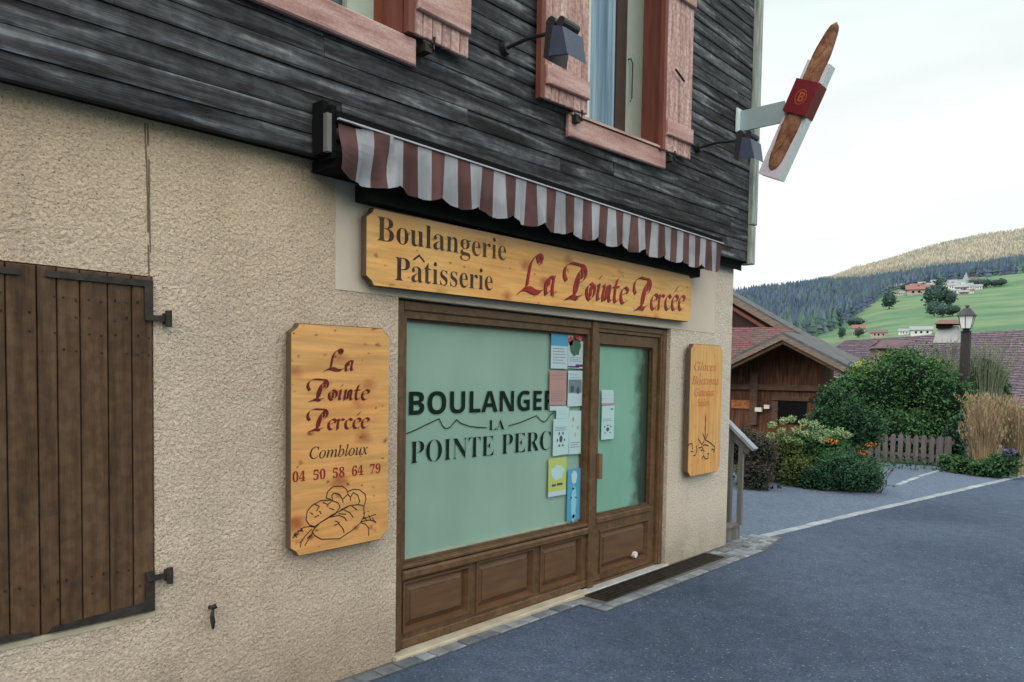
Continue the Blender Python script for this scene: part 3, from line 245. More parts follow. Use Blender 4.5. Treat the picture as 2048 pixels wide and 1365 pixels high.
BREAD= [[(2.114, 0.939), (2.119, 0.961), (2.145, 0.985), (2.194, 1.003), (2.26, 0.999), (2.305, 0.978), (2.314, 0.956), (2.283, 0.922), (2.249, 0.912), (2.194, 0.891), (2.162, 0.876), (2.13, 0.888), (2.111, 0.916), (2.114, 0.939)], [(2.157, 0.863), (2.194, 0.891), (2.26, 0.92), (2.328, 0.94), (2.374, 0.956), (2.433, 0.956), (2.466, 0.943), (2.47, 0.893), (2.446, 0.856), (2.387, 0.821), (2.312, 0.791), (2.2, 0.805), (2.162, 0.83), (2.146, 0.851), (2.157, 0.863)], [(2.255, 0.911), (2.305, 0.914), (2.34, 0.9), (2.357, 0.878)], [(2.305, 0.923), (2.351, 0.914)], [(2.34, 0.938), (2.375, 0.92), (2.398, 0.892)], [(2.392, 0.951), (2.422, 0.928)], [(2.135, 0.88), (2.162, 0.872), (2.146, 0.851)], [(2.229, 1.013), (2.237, 1.045), (2.271, 1.068), (2.327, 1.065), (2.356, 1.042), (2.365, 1.022)], [(2.268, 0.995), (2.263, 1.024), (2.282, 1.033), (2.31, 1.023), (2.328, 0.997), (2.334, 0.978)], [(2.229, 1.013), (2.249, 1.006), (2.268, 0.995)], [(2.362, 1.032), (2.397, 1.041), (2.439, 1.034), (2.475, 1.006), (2.481, 0.98), (2.469, 0.942)], [(2.38, 0.982), (2.38, 1.001), (2.397, 1.024), (2.427, 1.006), (2.439, 0.975), (2.43, 0.957)], [(2.333, 0.997), (2.362, 1.018), (2.38, 1.001)], [(2.317, 0.941), (2.351, 0.951), (2.38, 0.958)], [(2.161, 0.988), (2.188, 0.976), (2.172, 0.954)], [(2.21, 0.992), (2.238, 0.979), (2.26, 0.991)], [(2.249, 0.959), (2.277, 0.946)], [(2.162, 0.923), (2.183, 0.93)], [(2.189, 0.952), (2.199, 0.937)], [(2.135, 0.95), (2.151, 0.938)], [(2.277, 0.865), (2.306, 0.871), (2.335, 0.838), (2.34, 0.818)], [(2.283, 0.888), (2.311, 0.875)], [(2.146, 0.879), (2.098, 0.881), (2.062, 0.858), (2.036, 0.835)], [(2.143, 0.865), (2.109, 0.838), (2.085, 0.814), (2.078, 0.783)], [(2.151, 0.85), (2.133, 0.825), (2.104, 0.788)], [(2.041, 0.848), (2.067, 0.849)], [(2.062, 0.868), (2.088, 0.864)], [(2.072, 0.807), (2.093, 0.817)], [(2.119, 0.822), (2.135, 0.834)], [(2.046, 0.856), (2.057, 0.836)], [(2.082, 0.878), (2.093, 0.859)], [(2.458, 0.875), (2.494, 0.88), (2.547, 0.889)], [(2.452, 0.861), (2.507, 0.863), (2.55, 0.847)], [(2.476, 0.847), (2.501, 0.819), (2.5, 0.779)], [(2.47, 0.883), (2.488, 0.861)], [(2.5, 0.889), (2.513, 0.862)], [(2.525, 0.871), (2.544, 0.843)], [(2.446, 0.856), (2.476, 0.845)]]
WHEAT= [[(6.345, 1.314), (6.345, 1.193), (6.343, 1.092)], [(6.3, 1.154), (6.351, 1.091), (6.398, 1.15)], [(6.208, 1.114), (6.252, 1.081), (6.285, 1.054), (6.326, 1.082)], [(6.369, 1.09), (6.458, 1.06), (6.539, 1.019), (6.53, 0.968)], [(6.017, 1.04), (6.045, 1.073), (6.096, 1.075), (6.109, 1.025)], [(6.18, 1.05), (6.193, 1.01), (6.174, 0.976)], [(6.133, 0.964), (6.164, 0.966)], [(6.267, 1.005), (6.299, 0.998)], [(6.292, 0.927), (6.323, 0.951), (6.357, 0.918), (6.412, 0.919), (6.42, 0.965)], [(6.307, 1.043), (6.349, 1.051), (6.415, 1.037)], [(6.484, 1.002), (6.54, 0.988)], [(6.079, 1.007), (6.121, 0.999)], [(6.398, 0.961), (6.431, 0.964)], [(6.227, 1.027), (6.286, 1.034), (6.331, 0.991)]]


# ------------------------------------------------------------------ material set
def plaster_mat():
    m=bpy.data.materials.new('roughcast'); m.use_nodes=True; nt=m.node_tree; N=nt.nodes; L=nt.links
    b=N['Principled BSDF']; b.inputs['Roughness'].default_value=.95; b.inputs['Specular IOR Level'].default_value=.15
    tc=N.new('ShaderNodeTexCoord')
    big=N.new('ShaderNodeTexNoise'); big.inputs['Scale'].default_value=1.3; big.inputs['Detail'].default_value=5; L.new(tc.outputs['Object'],big.inputs['Vector'])
    cr=N.new('ShaderNodeValToRGB'); e=cr.color_ramp.elements; e[0].position=.3; e[0].color=(.61,.49,.38,1); e[1].position=.72; e[1].color=(.75,.635,.52,1); L.new(big.outputs['Fac'],cr.inputs[0])
    # warmer near the top (z), paler low down
    sx=N.new('ShaderNodeSeparateXYZ'); L.new(tc.outputs['Object'],sx.inputs[0])
    mr=N.new('ShaderNodeMapRange'); mr.inputs[1].default_value=1.8; mr.inputs[2].default_value=2.75; L.new(sx.outputs['Z'],mr.inputs[0])
    mx=N.new('ShaderNodeMix'); mx.data_type='RGBA'; mx.inputs[7].default_value=(.78,.575,.35,1); L.new(cr.outputs[0],mx.inputs[6])
    mu=N.new('ShaderNodeMath'); mu.operation='MULTIPLY'; L.new(mr.outputs[0],mu.inputs[0]); L.new(big.outputs['Fac'],mu.inputs[1]); L.new(mu.outputs[0],mx.inputs[0])
    # faint vertical rain streaks and grey weathering
    ms_=N.new('ShaderNodeMapping'); ms_.inputs['Scale'].default_value=(2.6,2.6,.7); L.new(tc.outputs['Object'],ms_.inputs[0])
    ns_=N.new('ShaderNodeTexNoise'); ns_.inputs['Scale'].default_value=1.6; ns_.inputs['Detail'].default_value=7; L.new(ms_.outputs[0],ns_.inputs['Vector'])
    cs_=N.new('ShaderNodeValToRGB'); cs_.color_ramp.elements[0].position=.38; cs_.color_ramp.elements[0].color=(.80,.79,.80,1); cs_.color_ramp.elements[1].position=.56; L.new(ns_.outputs['Fac'],cs_.inputs[0])
    mst=N.new('ShaderNodeMix'); mst.data_type='RGBA'; mst.blend_type='MULTIPLY'; mst.inputs[0].default_value=.42; L.new(mx.outputs[2],mst.inputs[6]); L.new(cs_.outputs[0],mst.inputs[7]); mx=mst
    # grit: coarse bumps plus dark pits
    mpg=N.new('ShaderNodeMapping'); mpg.inputs['Scale'].default_value=(1,1,1.25); L.new(tc.outputs['Object'],mpg.inputs[0])
    n2=N.new('ShaderNodeTexNoise'); n2.inputs['Scale'].default_value=82; n2.inputs['Detail'].default_value=4; n2.inputs['Roughness'].default_value=.75; L.new(mpg.outputs[0],n2.inputs['Vector'])
    c2=N.new('ShaderNodeValToRGB'); f=c2.color_ramp.elements; f[0].position=.36; f[0].color=(.34,.31,.28,1); f[1].position=.56; f[1].color=(1,1,1,1); L.new(n2.outputs['Fac'],c2.inputs[0])
    m2=N.new('ShaderNodeMix'); m2.data_type='RGBA'; m2.blend_type='MULTIPLY'; m2.inputs[0].default_value=.5
    gx=N.new('ShaderNodeMapRange'); gx.inputs[1].default_value=2.4; gx.inputs[2].default_value=3.6; gx.inputs[4].default_value=.7; L.new(sx.outputs['X'],gx.inputs[0])
    gm=N.new('ShaderNodeMix'); gm.data_type='RGBA'; L.new(gx.outputs[0],gm.inputs[0]); L.new(mx.outputs[2],gm.inputs[6]); gm.inputs[7].default_value=(.70,.655,.57,1); mx=gm
    L.new(mx.outputs[2],m2.inputs[6]); L.new(c2.outputs[0],m2.inputs[7])
    vo=N.new('ShaderNodeTexVoronoi'); vo.inputs['Scale'].default_value=58; vo.inputs['Randomness'].default_value=1; L.new(mpg.outputs[0],vo.inputs['Vector'])
    vr=N.new('ShaderNodeMapRange'); vr.inputs[1].default_value=.10; vr.inputs[2].default_value=.28; vr.inputs[3].default_value=.40; vr.inputs[4].default_value=1; L.new(vo.outputs['Distance'],vr.inputs[0])
    vs_=N.new('ShaderNodeSeparateColor'); L.new(vo.outputs['Color'],vs_.inputs[0]); vm=N.new('ShaderNodeMath'); vm.operation='GREATER_THAN'; vm.inputs[1].default_value=.55; L.new(vs_.outputs[0],vm.inputs[0])
    mv=N.new('ShaderNodeMix'); mv.data_type='RGBA'; mv.blend_type='MULTIPLY'; L.new(vm.outputs[0],mv.inputs[0]); L.new(m2.outputs[2],mv.inputs[6]); L.new(vr.outputs[0],mv.inputs[7]); m2=mv
    # grime near the foot
    mr2=N.new('ShaderNodeMapRange'); mr2.inputs[1].default_value=.45; mr2.inputs[2].default_value=0.; L.new(sx.outputs['Z'],mr2.inputs[0])
    n4=N.new('ShaderNodeTexNoise'); n4.inputs['Scale'].default_value=4; n4.inputs['Detail'].default_value=6; L.new(tc.outputs['Object'],n4.inputs['Vector'])
    mu2=N.new('ShaderNodeMath'); mu2.operation='MULTIPLY'; L.new(mr2.outputs[0],mu2.inputs[0]); L.new(n4.outputs['Fac'],mu2.inputs[1])
    m3=N.new('ShaderNodeMix'); m3.data_type='RGBA'; m3.blend_type='MULTIPLY'; L.new(mu2.outputs[0],m3.inputs[0]); L.new(m2.outputs[2],m3.inputs[6]); m3.inputs[7].default_value=(.32,.30,.28,1)
    L.new(m3.outputs[2],b.inputs['Base Color'])
    bp=N.new('ShaderNodeBump'); bp.inputs['Strength'].default_value=1.; bp.inputs['Distance'].default_value=.022
    n7=N.new('ShaderNodeTexNoise'); n7.inputs['Scale'].default_value=55; n7.inputs['Detail'].default_value=7; n7.inputs['Roughness'].default_value=.6; n7.inputs['Distortion'].default_value=.6; L.new(tc.outputs['Object'],n7.inputs['Vector'])
    n8=N.new('ShaderNodeTexNoise'); n8.inputs['Scale'].default_value=9; n8.inputs['Detail'].default_value=3; L.new(tc.outputs['Object'],n8.inputs['Vector'])
    ad=N.new('ShaderNodeMath'); ad.operation='MULTIPLY_ADD'; L.new(n8.outputs['Fac'],ad.inputs[0]); ad.inputs[1].default_value=.8; L.new(n7.outputs['Fac'],ad.inputs[2]); L.new(ad.outputs[0],bp.inputs['Height']); L.new(bp.outputs[0],b.inputs['Normal'])
    return m
M_plaster=plaster_mat()
M_clad=mat('weathered_boards',[(.012,.012,.013),(.036,.037,.041),(.074,.080,.09),(.20,.215,.23)],scale=(.8,1,9),nscale=2.4,detail=10,distort=.6,rough=.75,island=.38,bump=.5,bscale=10,bstretch=(1,4,18),ramp=(.34,.70),fine=.3,fscale=18,rnoise=.15,spec=.2)
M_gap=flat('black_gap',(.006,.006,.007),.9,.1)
M_post=mat('grey_post',[(.14,.17,.155),(.30,.34,.31),(.42,.46,.42)],scale=(7,7,.8),nscale=4,rough=.85,bump=.5,bscale=12,bstretch=(9,9,1))
M_brown=mat('brown_joinery',[(.095,.053,.025),(.145,.084,.042)],scale=(1.5,1,1),nscale=6,rough=.42,bump=.2,bscale=40,bstretch=(1,1,8),rnoise=.12,spec=.3,fine=.25,fscale=26)
M_brown2=mat('brown_joinery_panel',[(.09,.045,.021),(.13,.068,.034)],scale=(1,1,6),nscale=4,rough=.45,bump=.15,bscale=30,bstretch=(1,1,8),spec=.4)
M_plank=mat('brown_planks',[(.058,.031,.017),(.092,.052,.029),(.115,.070,.042)],scale=(10,1,.8),nscale=3,rough=.6,island=.13,bump=.4,bscale=14,bstretch=(10,1,1),spec=.2,fine=.25,fscale=22)
M_iron=mat('dark_iron',[(.022,.020,.018),(.05,.043,.037)],nscale=20,rough=.55,metal=.3,bump=.3,bscale=60)
M_black=flat('black_enamel',(.014,.015,.017),.4,.5)
M_salmon=mat('salmon_paint',[(.34,.19,.165),(.50,.32,.285),(.62,.46,.42)],scale=(6,1,.9),nscale=3.2,rough=.6,island=.10,bump=.4,bscale=16,bstretch=(8,1,1),fine=.32,fscale=34)
M_salmon2=mat('salmon_batten',[(.34,.18,.155),(.48,.29,.26),(.58,.41,.37)],scale=(.9,1,6),nscale=3.2,rough=.6,bump=.3,bscale=16,bstretch=(1,1,8),fine=.15,fscale=60)
M_redwood=mat('red_brown_wood',[(.13,.04,.03),(.2,.065,.045)],scale=(5,5,.8),nscale=4,rough=.6,bump=.2,bscale=20,bstretch=(6,6,1))
M_orange=flat('orange_brown_wood',(.20,.065,.035),.55)
M_white=flat('white_paint',(.62,.62,.58),.5,.4,v=.05)
M_mint=flat('pale_sage_paint',(.36,.42,.36),.5,.4,v=.06)
M_cream=mat('cream_stone',[(.34,.30,.22),(.48,.43,.33)],nscale=8,rough=.85,bump=.3,bscale=60)
M_maroon=flat('maroon_ink',(.13,.006,.010),.55,v=.25)
M_red=mat('red_ink',[(.12,.014,.010),(.30,.010,.011),(.36,.014,.013)],nscale=14,rough=.5)
M_darkink=flat('dark_brown_ink',(.028,.012,.012),.6,v=.3)
M_brownink=mat('faded_brown_ink',[(.03,.014,.01),(.075,.04,.024)],nscale=9,rough=.7)
M_olive=mat('faded_olive_ink',[(.03,.02,.012),(.11,.07,.035)],nscale=3,rough=.7)
M_vinyl=flat('dark_green_vinyl',(.006,.018,.014),.7,.1)
M_orangeink=mat('orange_ink',[(.38,.11,.05),(.46,.17,.07)],nscale=25,rough=.7)

def pine(name,base,dark,horiz=True,dens=1.,top=None):
    # varnished pine: long grain, plank joints, knots
    m=bpy.data.materials.new(name); m.use_nodes=True; nt=m.node_tree; N=nt.nodes; L=nt.links
    b=N['Principled BSDF']; b.inputs['Roughness'].default_value=.5; b.inputs['Specular IOR Level'].default_value=.35
    tc=N.new('ShaderNodeTexCoord'); mp=N.new('ShaderNodeMapping'); L.new(tc.outputs['Object'],mp.inputs[0])
    mp.inputs['Scale'].default_value=(1.2,1,16) if horiz else (16,1,1.2)
    no=N.new('ShaderNodeTexNoise'); no.inputs['Scale'].default_value=2.2; no.inputs['Detail'].default_value=7; no.inputs['Distortion'].default_value=.5; L.new(mp.outputs[0],no.inputs['Vector'])
    cr=N.new('ShaderNodeValToRGB'); e=cr.color_ramp.elements; e[0].position=.25; e[0].color=(*[x*.72 for x in base],1); e[1].position=.75; e[1].color=(*[min(1,x*1.18) for x in base],1)
    L.new(no.outputs['Fac'],cr.inputs[0]); col=cr.outputs[0]
    def knots(sc,th,soft,fac,c,seed):
        nonlocal col
        m1=N.new('ShaderNodeMapping'); m1.inputs['Scale'].default_value=(1,0,1.5) if horiz else (1.5,0,1); m1.inputs['Location'].default_value=(seed,0,seed*.7); L.new(tc.outputs['Object'],m1.inputs[0])
        wn=N.new('ShaderNodeTexNoise'); wn.inputs['Scale'].default_value=14; L.new(m1.outputs[0],wn.inputs['Vector'])
        wa=N.new('ShaderNodeMix'); wa.data_type='RGBA'; wa.blend_type='ADD'; wa.inputs[0].default_value=.06; L.new(m1.outputs[0],wa.inputs[6]); L.new(wn.outputs['Color'],wa.inputs[7])
        v=N.new('ShaderNodeTexVoronoi'); v.inputs['Scale'].default_value=sc; L.new(wa.outputs[2],v.inputs['Vector'])
        mr=N.new('ShaderNodeMapRange'); mr.inputs[1].default_value=th; mr.inputs[2].default_value=th+soft; mr.inputs[3].default_value=fac; mr.inputs[4].default_value=0; L.new(v.outputs['Distance'],mr.inputs[0])
        sp=N.new('ShaderNodeSeparateColor'); L.new(v.outputs['Color'],sp.inputs[0])
        gt=N.new('ShaderNodeMath'); gt.operation='GREATER_THAN'; gt.inputs[1].default_value=1-.6*dens; L.new(sp.outputs[0],gt.inputs[0])
        mu=N.new('ShaderNodeMath'); mu.operation='MULTIPLY'; L.new(mr.outputs[0],mu.inputs[0]); L.new(gt.outputs[0],mu.inputs[1])
        mx=N.new('ShaderNodeMix'); mx.data_type='RGBA'; L.new(mu.outputs[0],mx.inputs[0]); L.new(col,mx.inputs[6]); mx.inputs[7].default_value=(*c,1); col=mx.outputs[2]
    knots(4.2,.05,.26,.85,tuple(x*1.5 for x in dark),3.)
    knots(6.5,.04,.13,.9,dark,5.5)
    knots(12.,.04,.12,.9,tuple(x*.7 for x in dark),9.)
    # broad reddish / pale weathering
    n5=N.new('ShaderNodeTexNoise'); n5.inputs['Scale'].default_value=2.1; n5.inputs['Detail'].default_value=3; L.new(tc.outputs['Object'],n5.inputs['Vector'])
    c5=N.new('ShaderNodeValToRGB'); q=c5.color_ramp.elements; q[0].position=.35; q[0].color=(1.0,.8,.66,1); q[1].position=.62; q[1].color=(1,1,1,1); L.new(n5.outputs['Fac'],c5.inputs[0])
    mx=N.new('ShaderNodeMix'); mx.data_type='RGBA'; mx.blend_type='MULTIPLY'; mx.inputs[0].default_value=.8; L.new(col,mx.inputs[6]); L.new(c5.outputs[0],mx.inputs[7]); col=mx.outputs[2]
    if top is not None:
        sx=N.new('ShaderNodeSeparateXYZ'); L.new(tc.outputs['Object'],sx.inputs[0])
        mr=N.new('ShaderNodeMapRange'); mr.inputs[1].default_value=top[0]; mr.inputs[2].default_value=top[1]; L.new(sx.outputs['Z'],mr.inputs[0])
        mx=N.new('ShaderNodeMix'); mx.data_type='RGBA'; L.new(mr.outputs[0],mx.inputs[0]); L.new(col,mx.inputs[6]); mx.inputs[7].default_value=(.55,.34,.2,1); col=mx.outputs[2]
    L.new(col,b.inputs['Base Color'])
    bp=N.new('ShaderNodeBump'); bp.inputs['Strength'].default_value=.15; bp.inputs['Distance'].default_value=.004; L.new(no.outputs['Fac'],bp.inputs['Height']); L.new(bp.outputs[0],b.inputs['Normal'])
    return m
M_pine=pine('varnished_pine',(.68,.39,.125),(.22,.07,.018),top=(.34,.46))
M_pine2=pine('varnished_pine_knotty',(.60,.33,.115),(.18,.05,.014),dens=1.45)
M_pine3=pine('varnished_pine_upright',(.60,.345,.12),(.34,.15,.045),horiz=False,dens=.6)
M_pedge=flat('dark_board_edge',(.10,.07,.045),.7)

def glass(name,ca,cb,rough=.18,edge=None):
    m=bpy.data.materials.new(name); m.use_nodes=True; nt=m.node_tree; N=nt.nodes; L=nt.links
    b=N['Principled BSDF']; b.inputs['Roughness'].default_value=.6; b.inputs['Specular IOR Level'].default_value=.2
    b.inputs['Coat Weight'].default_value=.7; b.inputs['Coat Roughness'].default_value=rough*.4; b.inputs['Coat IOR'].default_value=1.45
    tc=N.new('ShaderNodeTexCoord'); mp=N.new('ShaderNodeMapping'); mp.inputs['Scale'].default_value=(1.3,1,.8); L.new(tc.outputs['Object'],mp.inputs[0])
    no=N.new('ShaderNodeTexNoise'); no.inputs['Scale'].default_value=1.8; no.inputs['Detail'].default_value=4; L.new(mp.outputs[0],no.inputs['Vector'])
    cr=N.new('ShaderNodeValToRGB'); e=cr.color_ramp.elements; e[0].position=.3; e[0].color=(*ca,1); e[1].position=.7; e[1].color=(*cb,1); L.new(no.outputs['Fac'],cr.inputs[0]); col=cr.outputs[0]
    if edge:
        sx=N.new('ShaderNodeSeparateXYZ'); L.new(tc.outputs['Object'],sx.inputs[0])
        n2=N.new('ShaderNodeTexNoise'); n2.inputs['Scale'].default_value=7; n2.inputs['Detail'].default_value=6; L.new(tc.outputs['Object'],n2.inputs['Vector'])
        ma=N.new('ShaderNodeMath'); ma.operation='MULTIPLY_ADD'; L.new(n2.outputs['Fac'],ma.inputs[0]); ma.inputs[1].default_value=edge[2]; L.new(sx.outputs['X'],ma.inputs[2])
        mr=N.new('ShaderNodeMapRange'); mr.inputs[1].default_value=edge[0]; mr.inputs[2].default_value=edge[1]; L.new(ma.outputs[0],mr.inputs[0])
        mx=N.new('ShaderNodeMix'); mx.data_type='RGBA'; L.new(mr.outputs[0],mx.inputs[0]); L.new(col,mx.inputs[6]); mx.inputs[7].default_value=(.022,.04,.025,1); col=mx.outputs[2]  # dark green reflection painted into the pane colour
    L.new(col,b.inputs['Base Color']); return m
M_film=glass('frosted_film',(.20,.33,.27),(.25,.385,.32))
M_filmdoor=glass('frosted_film_painted_reflection',(.15,.34,.26),(.20,.39,.31),edge=(5.50-2.755,5.68-2.755,.30))  # right side of the film carries a painted dark reflection
M_pane=glass('dark_glass',(.02,.035,.045),(.05,.075,.09),rough=.05)
M_curtain=mat('blue_curtain',[(.06,.13,.19),(.16,.27,.36),(.32,.45,.52)],scale=(14,1,.3),nscale=2,rough=.5,spec=.5)

# ------------------------------------------------------------------ BUILDING
BL=Vector((0,0,0))
bld=thing('bakery_building',(2.755,0,0),'chalet style bakery with cream roughcast ground floor and weathered dark board cladding above','building')
def grid_wall(mb,x0,x1,z0,z1,holes,y,rev):
    xs=sorted({x0,x1,*[h[0] for h in holes],*[h[1] for h in holes]}); zs=sorted({z0,z1,*[h[2] for h in holes],*[h[3] for h in holes]})
    for i in range(len(xs)-1):
        for j in range(len(zs)-1):
            cx=(xs[i]+xs[i+1])/2; cz=(zs[j]+zs[j+1])/2
            if any(h[0]<cx<h[1] and h[2]<cz<h[3] for h in holes): continue
            mb.add([(xs[i],y,zs[j]),(xs[i+1],y,zs[j]),(xs[i+1],y,zs[j+1]),(xs[i],y,zs[j+1])],[(0,1,2,3)])
    for h in holes:
        a,b,c,d=h[:4]; e=y+rev
        mb.add([(a,y,c),(a,y,d),(a,e,d),(a,e,c)],[(0,1,2,3)])
        mb.add([(b,y,d),(b,y,c),(b,e,c),(b,e,d)],[(0,1,2,3)])
        mb.add([(a,y,d),(b,y,d),(b,e,d),(a,e,d)],[(0,1,2,3)])
        mb.add([(b,y,c),(a,y,c),(a,e,c),(b,e,c)],[(0,1,2,3)])
w=MB()
H=[(.50,1.402,.60,2.05),(2.757,5.806,-.02,2.085)]
grid_wall(w,-4,7.0,-.4,2.75,H,0,.22)
w.add([(7,0,-.4),(7,8,-.4),(7,8,2.75),(7,0,2.75)],[(0,1,2,3)])
w.add([(-4,8,-.4),(-4,0,-.4),(-4,0,2.75),(-4,8,2.75)],[(0,1,2,3)])
w.add([(7,8,-.4),(-4,8,-.4),(-4,8,2.75),(7,8,2.75)],[(0,1,2,3)])
w.build('wall',M_plaster,bld)
# back of the recesses
MB().box(.40,1.5,.225,.26,.5,2.15).box(2.7,5.85,.225,.26,-.1,2.2).build('inner_wall',M_gap,bld)
# smoother plaster band round the shop sign
MB().box(2.33,6.62,-.004,.003,2.087,2.69,k=0).build('plaster_band',mat('smooth_plaster',[(.50,.44,.36),(.58,.51,.43)],nscale=3,rough=.95,bump=.3,bscale=120),bld)
# crack / seam in the plaster
s_=MB(); random.seed(3)
for off,wd in ((0,.0035),(.012,.0028)):
    z=2.69; x=1.372+off
    while z>2.06:
        nz=z-random.uniform(.03,.06); nx=x+random.uniform(-.002,.0026)
        if random.random()<.88: s_.box(min(x,nx)-wd/2,max(x,nx)+wd/2,-.004,.002,nz,z-.0005)
        z=nz;x=nx
s_.build('plaster_crack',flat('rusty_crack',(.16,.12,.08),.9),bld)

# cladding boards (slightly falling to the left as the photograph shows)
KX=.019
cl=MB(); random.seed(11)
W1=(1.72,2.70,3.44,6.3); W2=(4.20,5.42,3.43,6.3)   # window openings
z=2.685; row=0
def zz(x,z): return z+KX*(x-.8)
while z<6.25:
    h=.097; 
    # split into lengths
    cuts=[-3.6]
    x=-3.6+random.uniform(.5,3)
    while x<7.05: cuts.append(x); x+=random.uniform(1.5,3.8)
    cuts.append(7.05)
    for a,b in zip(cuts,cuts[1:]):
        segs=[(a+.0015,b-.0015)]
        for (h0,h1,hz0,hz1) in (W1,W2):
            ns=[]
            for (p,q) in segs:
                zc=zz((h0+h1)/2,z)+h
                if zc>hz0 and zc<hz1+.2:
                    if p<h0: ns.append((p,min(q,h0)))
                    if q>h1: ns.append((max(p,h1),q))
                else: ns.append((p,q))
            segs=[t for t in ns if t[1]-t[0]>.02]
        for p,q in segs:
            j=random.uniform(-.003,.003); n=max(1,int((q-p)/.5))
            vs=[];fs=[]
            for i in range(n+1):
                xx=p+(q-p)*i/n; wv=random.uniform(-.0012,.0012)
                vs+=[(xx,-.109+j+wv,zz(xx,z)+.003),(xx,-.111+j+wv,zz(xx,z)+.012),(xx,-.1025+j+wv,zz(xx,z+h)+.001),(xx,-.06,zz(xx,z+h)-.001),(xx,-.06,zz(xx,z)+.004)]
            for i in range(n):
                o=i*5; t=o+5
                for k in range(5): fs.append((o+k,t+k,t+(k+1)%5,o+(k+1)%5))
            fs+= [(0,1,2,3,4),tuple(range(n*5+4,n*5-1,-1))]
            cl.add(vs,fs)
    z+=h; row+=1
cl.build('board_cladding',M_clad,bld)
bk=MB(); grid_wall(bk,-3.6,7.04,2.72,6.4,[(W1[0],W1[1],W1[2]+.02,6.3),(W2[0],W2[1],W2[2]+.04,6.3)],-.062,.25)
bk.box(-3.6,7.03,-.075,-.004,2.70,2.74,k=.012,X=.8)
bk.add([(7.05,-.062,2.8),(7.05,8,2.8),(7.05,8,6.4),(7.05,-.062,6.4)],[(0,1,2,3)])
bk.build('sheathing',M_gap,bld)
# corner post in two lengths
p_=MB(); p_.bbox(7.075,7.175,-.14,-.02,2.79,3.165,.008); p_.bbox(7.07,7.18,-.15,-.02,3.172,6.3,.008)
p_.build('corner_post',M_post,bld)
p_=MB(); p_.box(7.04,7.074,-.10,-.02,2.8,6.3); p_.build('post_backing',M_gap,bld)
# roof over the house
r_=MB(); r_.hexa([(-4.2,-.3,6.4),(7.3,-.3,6.4),(7.3,4,8.4),(-4.2,4,8.4),(-4.2,-.3,6.55),(7.3,-.3,6.55),(7.3,4,8.55),(-4.2,4,8.55)])
r_.hexa([(-4.2,4,8.4),(7.3,4,8.4),(7.3,8.3,6.4),(-4.2,8.3,6.4),(-4.2,4,8.55),(7.3,4,8.55),(7.3,8.3,6.55),(-4.2,8.3,6.55)])
M_tile=mat('roof_tiles',[(.09,.05,.055),(.16,.09,.095)],nscale=4,rough=.8)
r_.build('roof',M_tile,bld)

# ---- left plank shutter (two leaves)
def plank_leaf(x0,x1,xs,lab,hinge):
    mb=MB()
    for a,b in zip(xs,xs[1:]): mb.bbox(a+.002,b-.002,-.008+random.uniform(-.002,.002),.03,.603,2.045,.004)
    for a,b in zip(xs,xs[1:]):
        for zt in (1.93,1.86,1.79,1.72,.80,.73):
            for px in ((a+b)/2-.02,(a+b)/2+.025):
                if random.random()<.55: mb.tube([(px,-.012,zt+random.uniform(-.012,.012)),(px,-.0085,zt)],.0035,6,mi=1)
    return mb.build('plank_shutter',[M_plank,M_iron],bld)
random.seed(5)
leaf=plank_leaf(.96,1.4,[.961,1.03,1.113,1.217,1.312,1.397],None,1)
leaf2=plank_leaf(.51,.96,[.515,.60,.69,.775,.857,.9605],None,1)
hb=MB()
hb.prism([(.985,2.003),(1.36,2.003),(1.36,1.868),(1.375,1.868),(1.395,1.868),(1.395,2.03),(.995,2.03)][::1],-.018,-.011)
hb.build('strap_hinge',M_iron,leaf)
hb=MB(); hb.prism([(1.357,.76),(1.357,.65),(1.0,.628),(.985,.607),(1.395,.607),(1.395,.78),(1.357,.78)],-.018,-.011)
hb.build('strap_hinge',M_iron,leaf)
hb=MB(); hb.prism([(.53,2.0),(.90,2.0),(.91,2.012),(.90,2.024),(.53,2.024)],-.018,-.011); hb.build('strap_hinge',M_iron,leaf2)
hb=MB(); hb.prism([(.53,.607),(.935,.607),(.925,.628),(.56,.65),(.56,.78),(.53,.78)],-.018,-.011); hb.build('strap_hinge',M_iron,leaf2)
for zc in (1.872,.752):
    hb=MB(); hb.box(1.358,1.455,-.03,-.019,zc-.012,zc+.012); hb.tube([(1.452,-.035,zc-.035),(1.452,-.035,zc+.035)],.014,10); hb.box(1.44,1.464,-.03,.0,zc-.024,zc+.024)
    hb.build('hinge_pin',M_iron,bld)
MB().box(.50,1.40,-.004,.03,.575,.597).build('sill_strip',M_cream,bld)

# ---- shop window and door
def frame_plate(mb,x0,x1,z0,z1,holes,yf,yb):
    xs=sorted({x0,x1,*[h[0] for h in holes],*[h[1] for h in holes]}); zs=sorted({z0,z1,*[h[2] for h in holes],*[h[3] for h in holes]})
    for i in range(len(xs)-1):
        for j in range(len(zs)-1):
            cx=(xs[i]+xs[i+1])/2; cz=(zs[j]+zs[j+1])/2
            if any(h[0]<cx<h[1] and h[2]<cz<h[3] for h in holes): continue
            for y,o in ((yf,(0,1,2,3)),(yb,(3,2,1,0))): mb.add([(xs[i],y,zs[j]),(xs[i+1],y,zs[j]),(xs[i+1],y,zs[j+1]),(xs[i],y,zs[j+1])],[o])
    def rim(a,b,c,d,inn):
        q=[[(a,c),(a,d)],[(b,d),(b,c)],[(a,d),(b,d)],[(b,c),(a,c)]]
        for (p0,p1) in q:
            f=[(p0[0],yf,p0[1]),(p1[0],yf,p1[1]),(p1[0],yb,p1[1]),(p0[0],yb,p0[1])]
            mb.add(f,[(0,1,2,3) if inn else (3,2,1,0)])
    for h in holes: rim(*h[:4],True)
    rim(x0,x1,z0,z1,False)
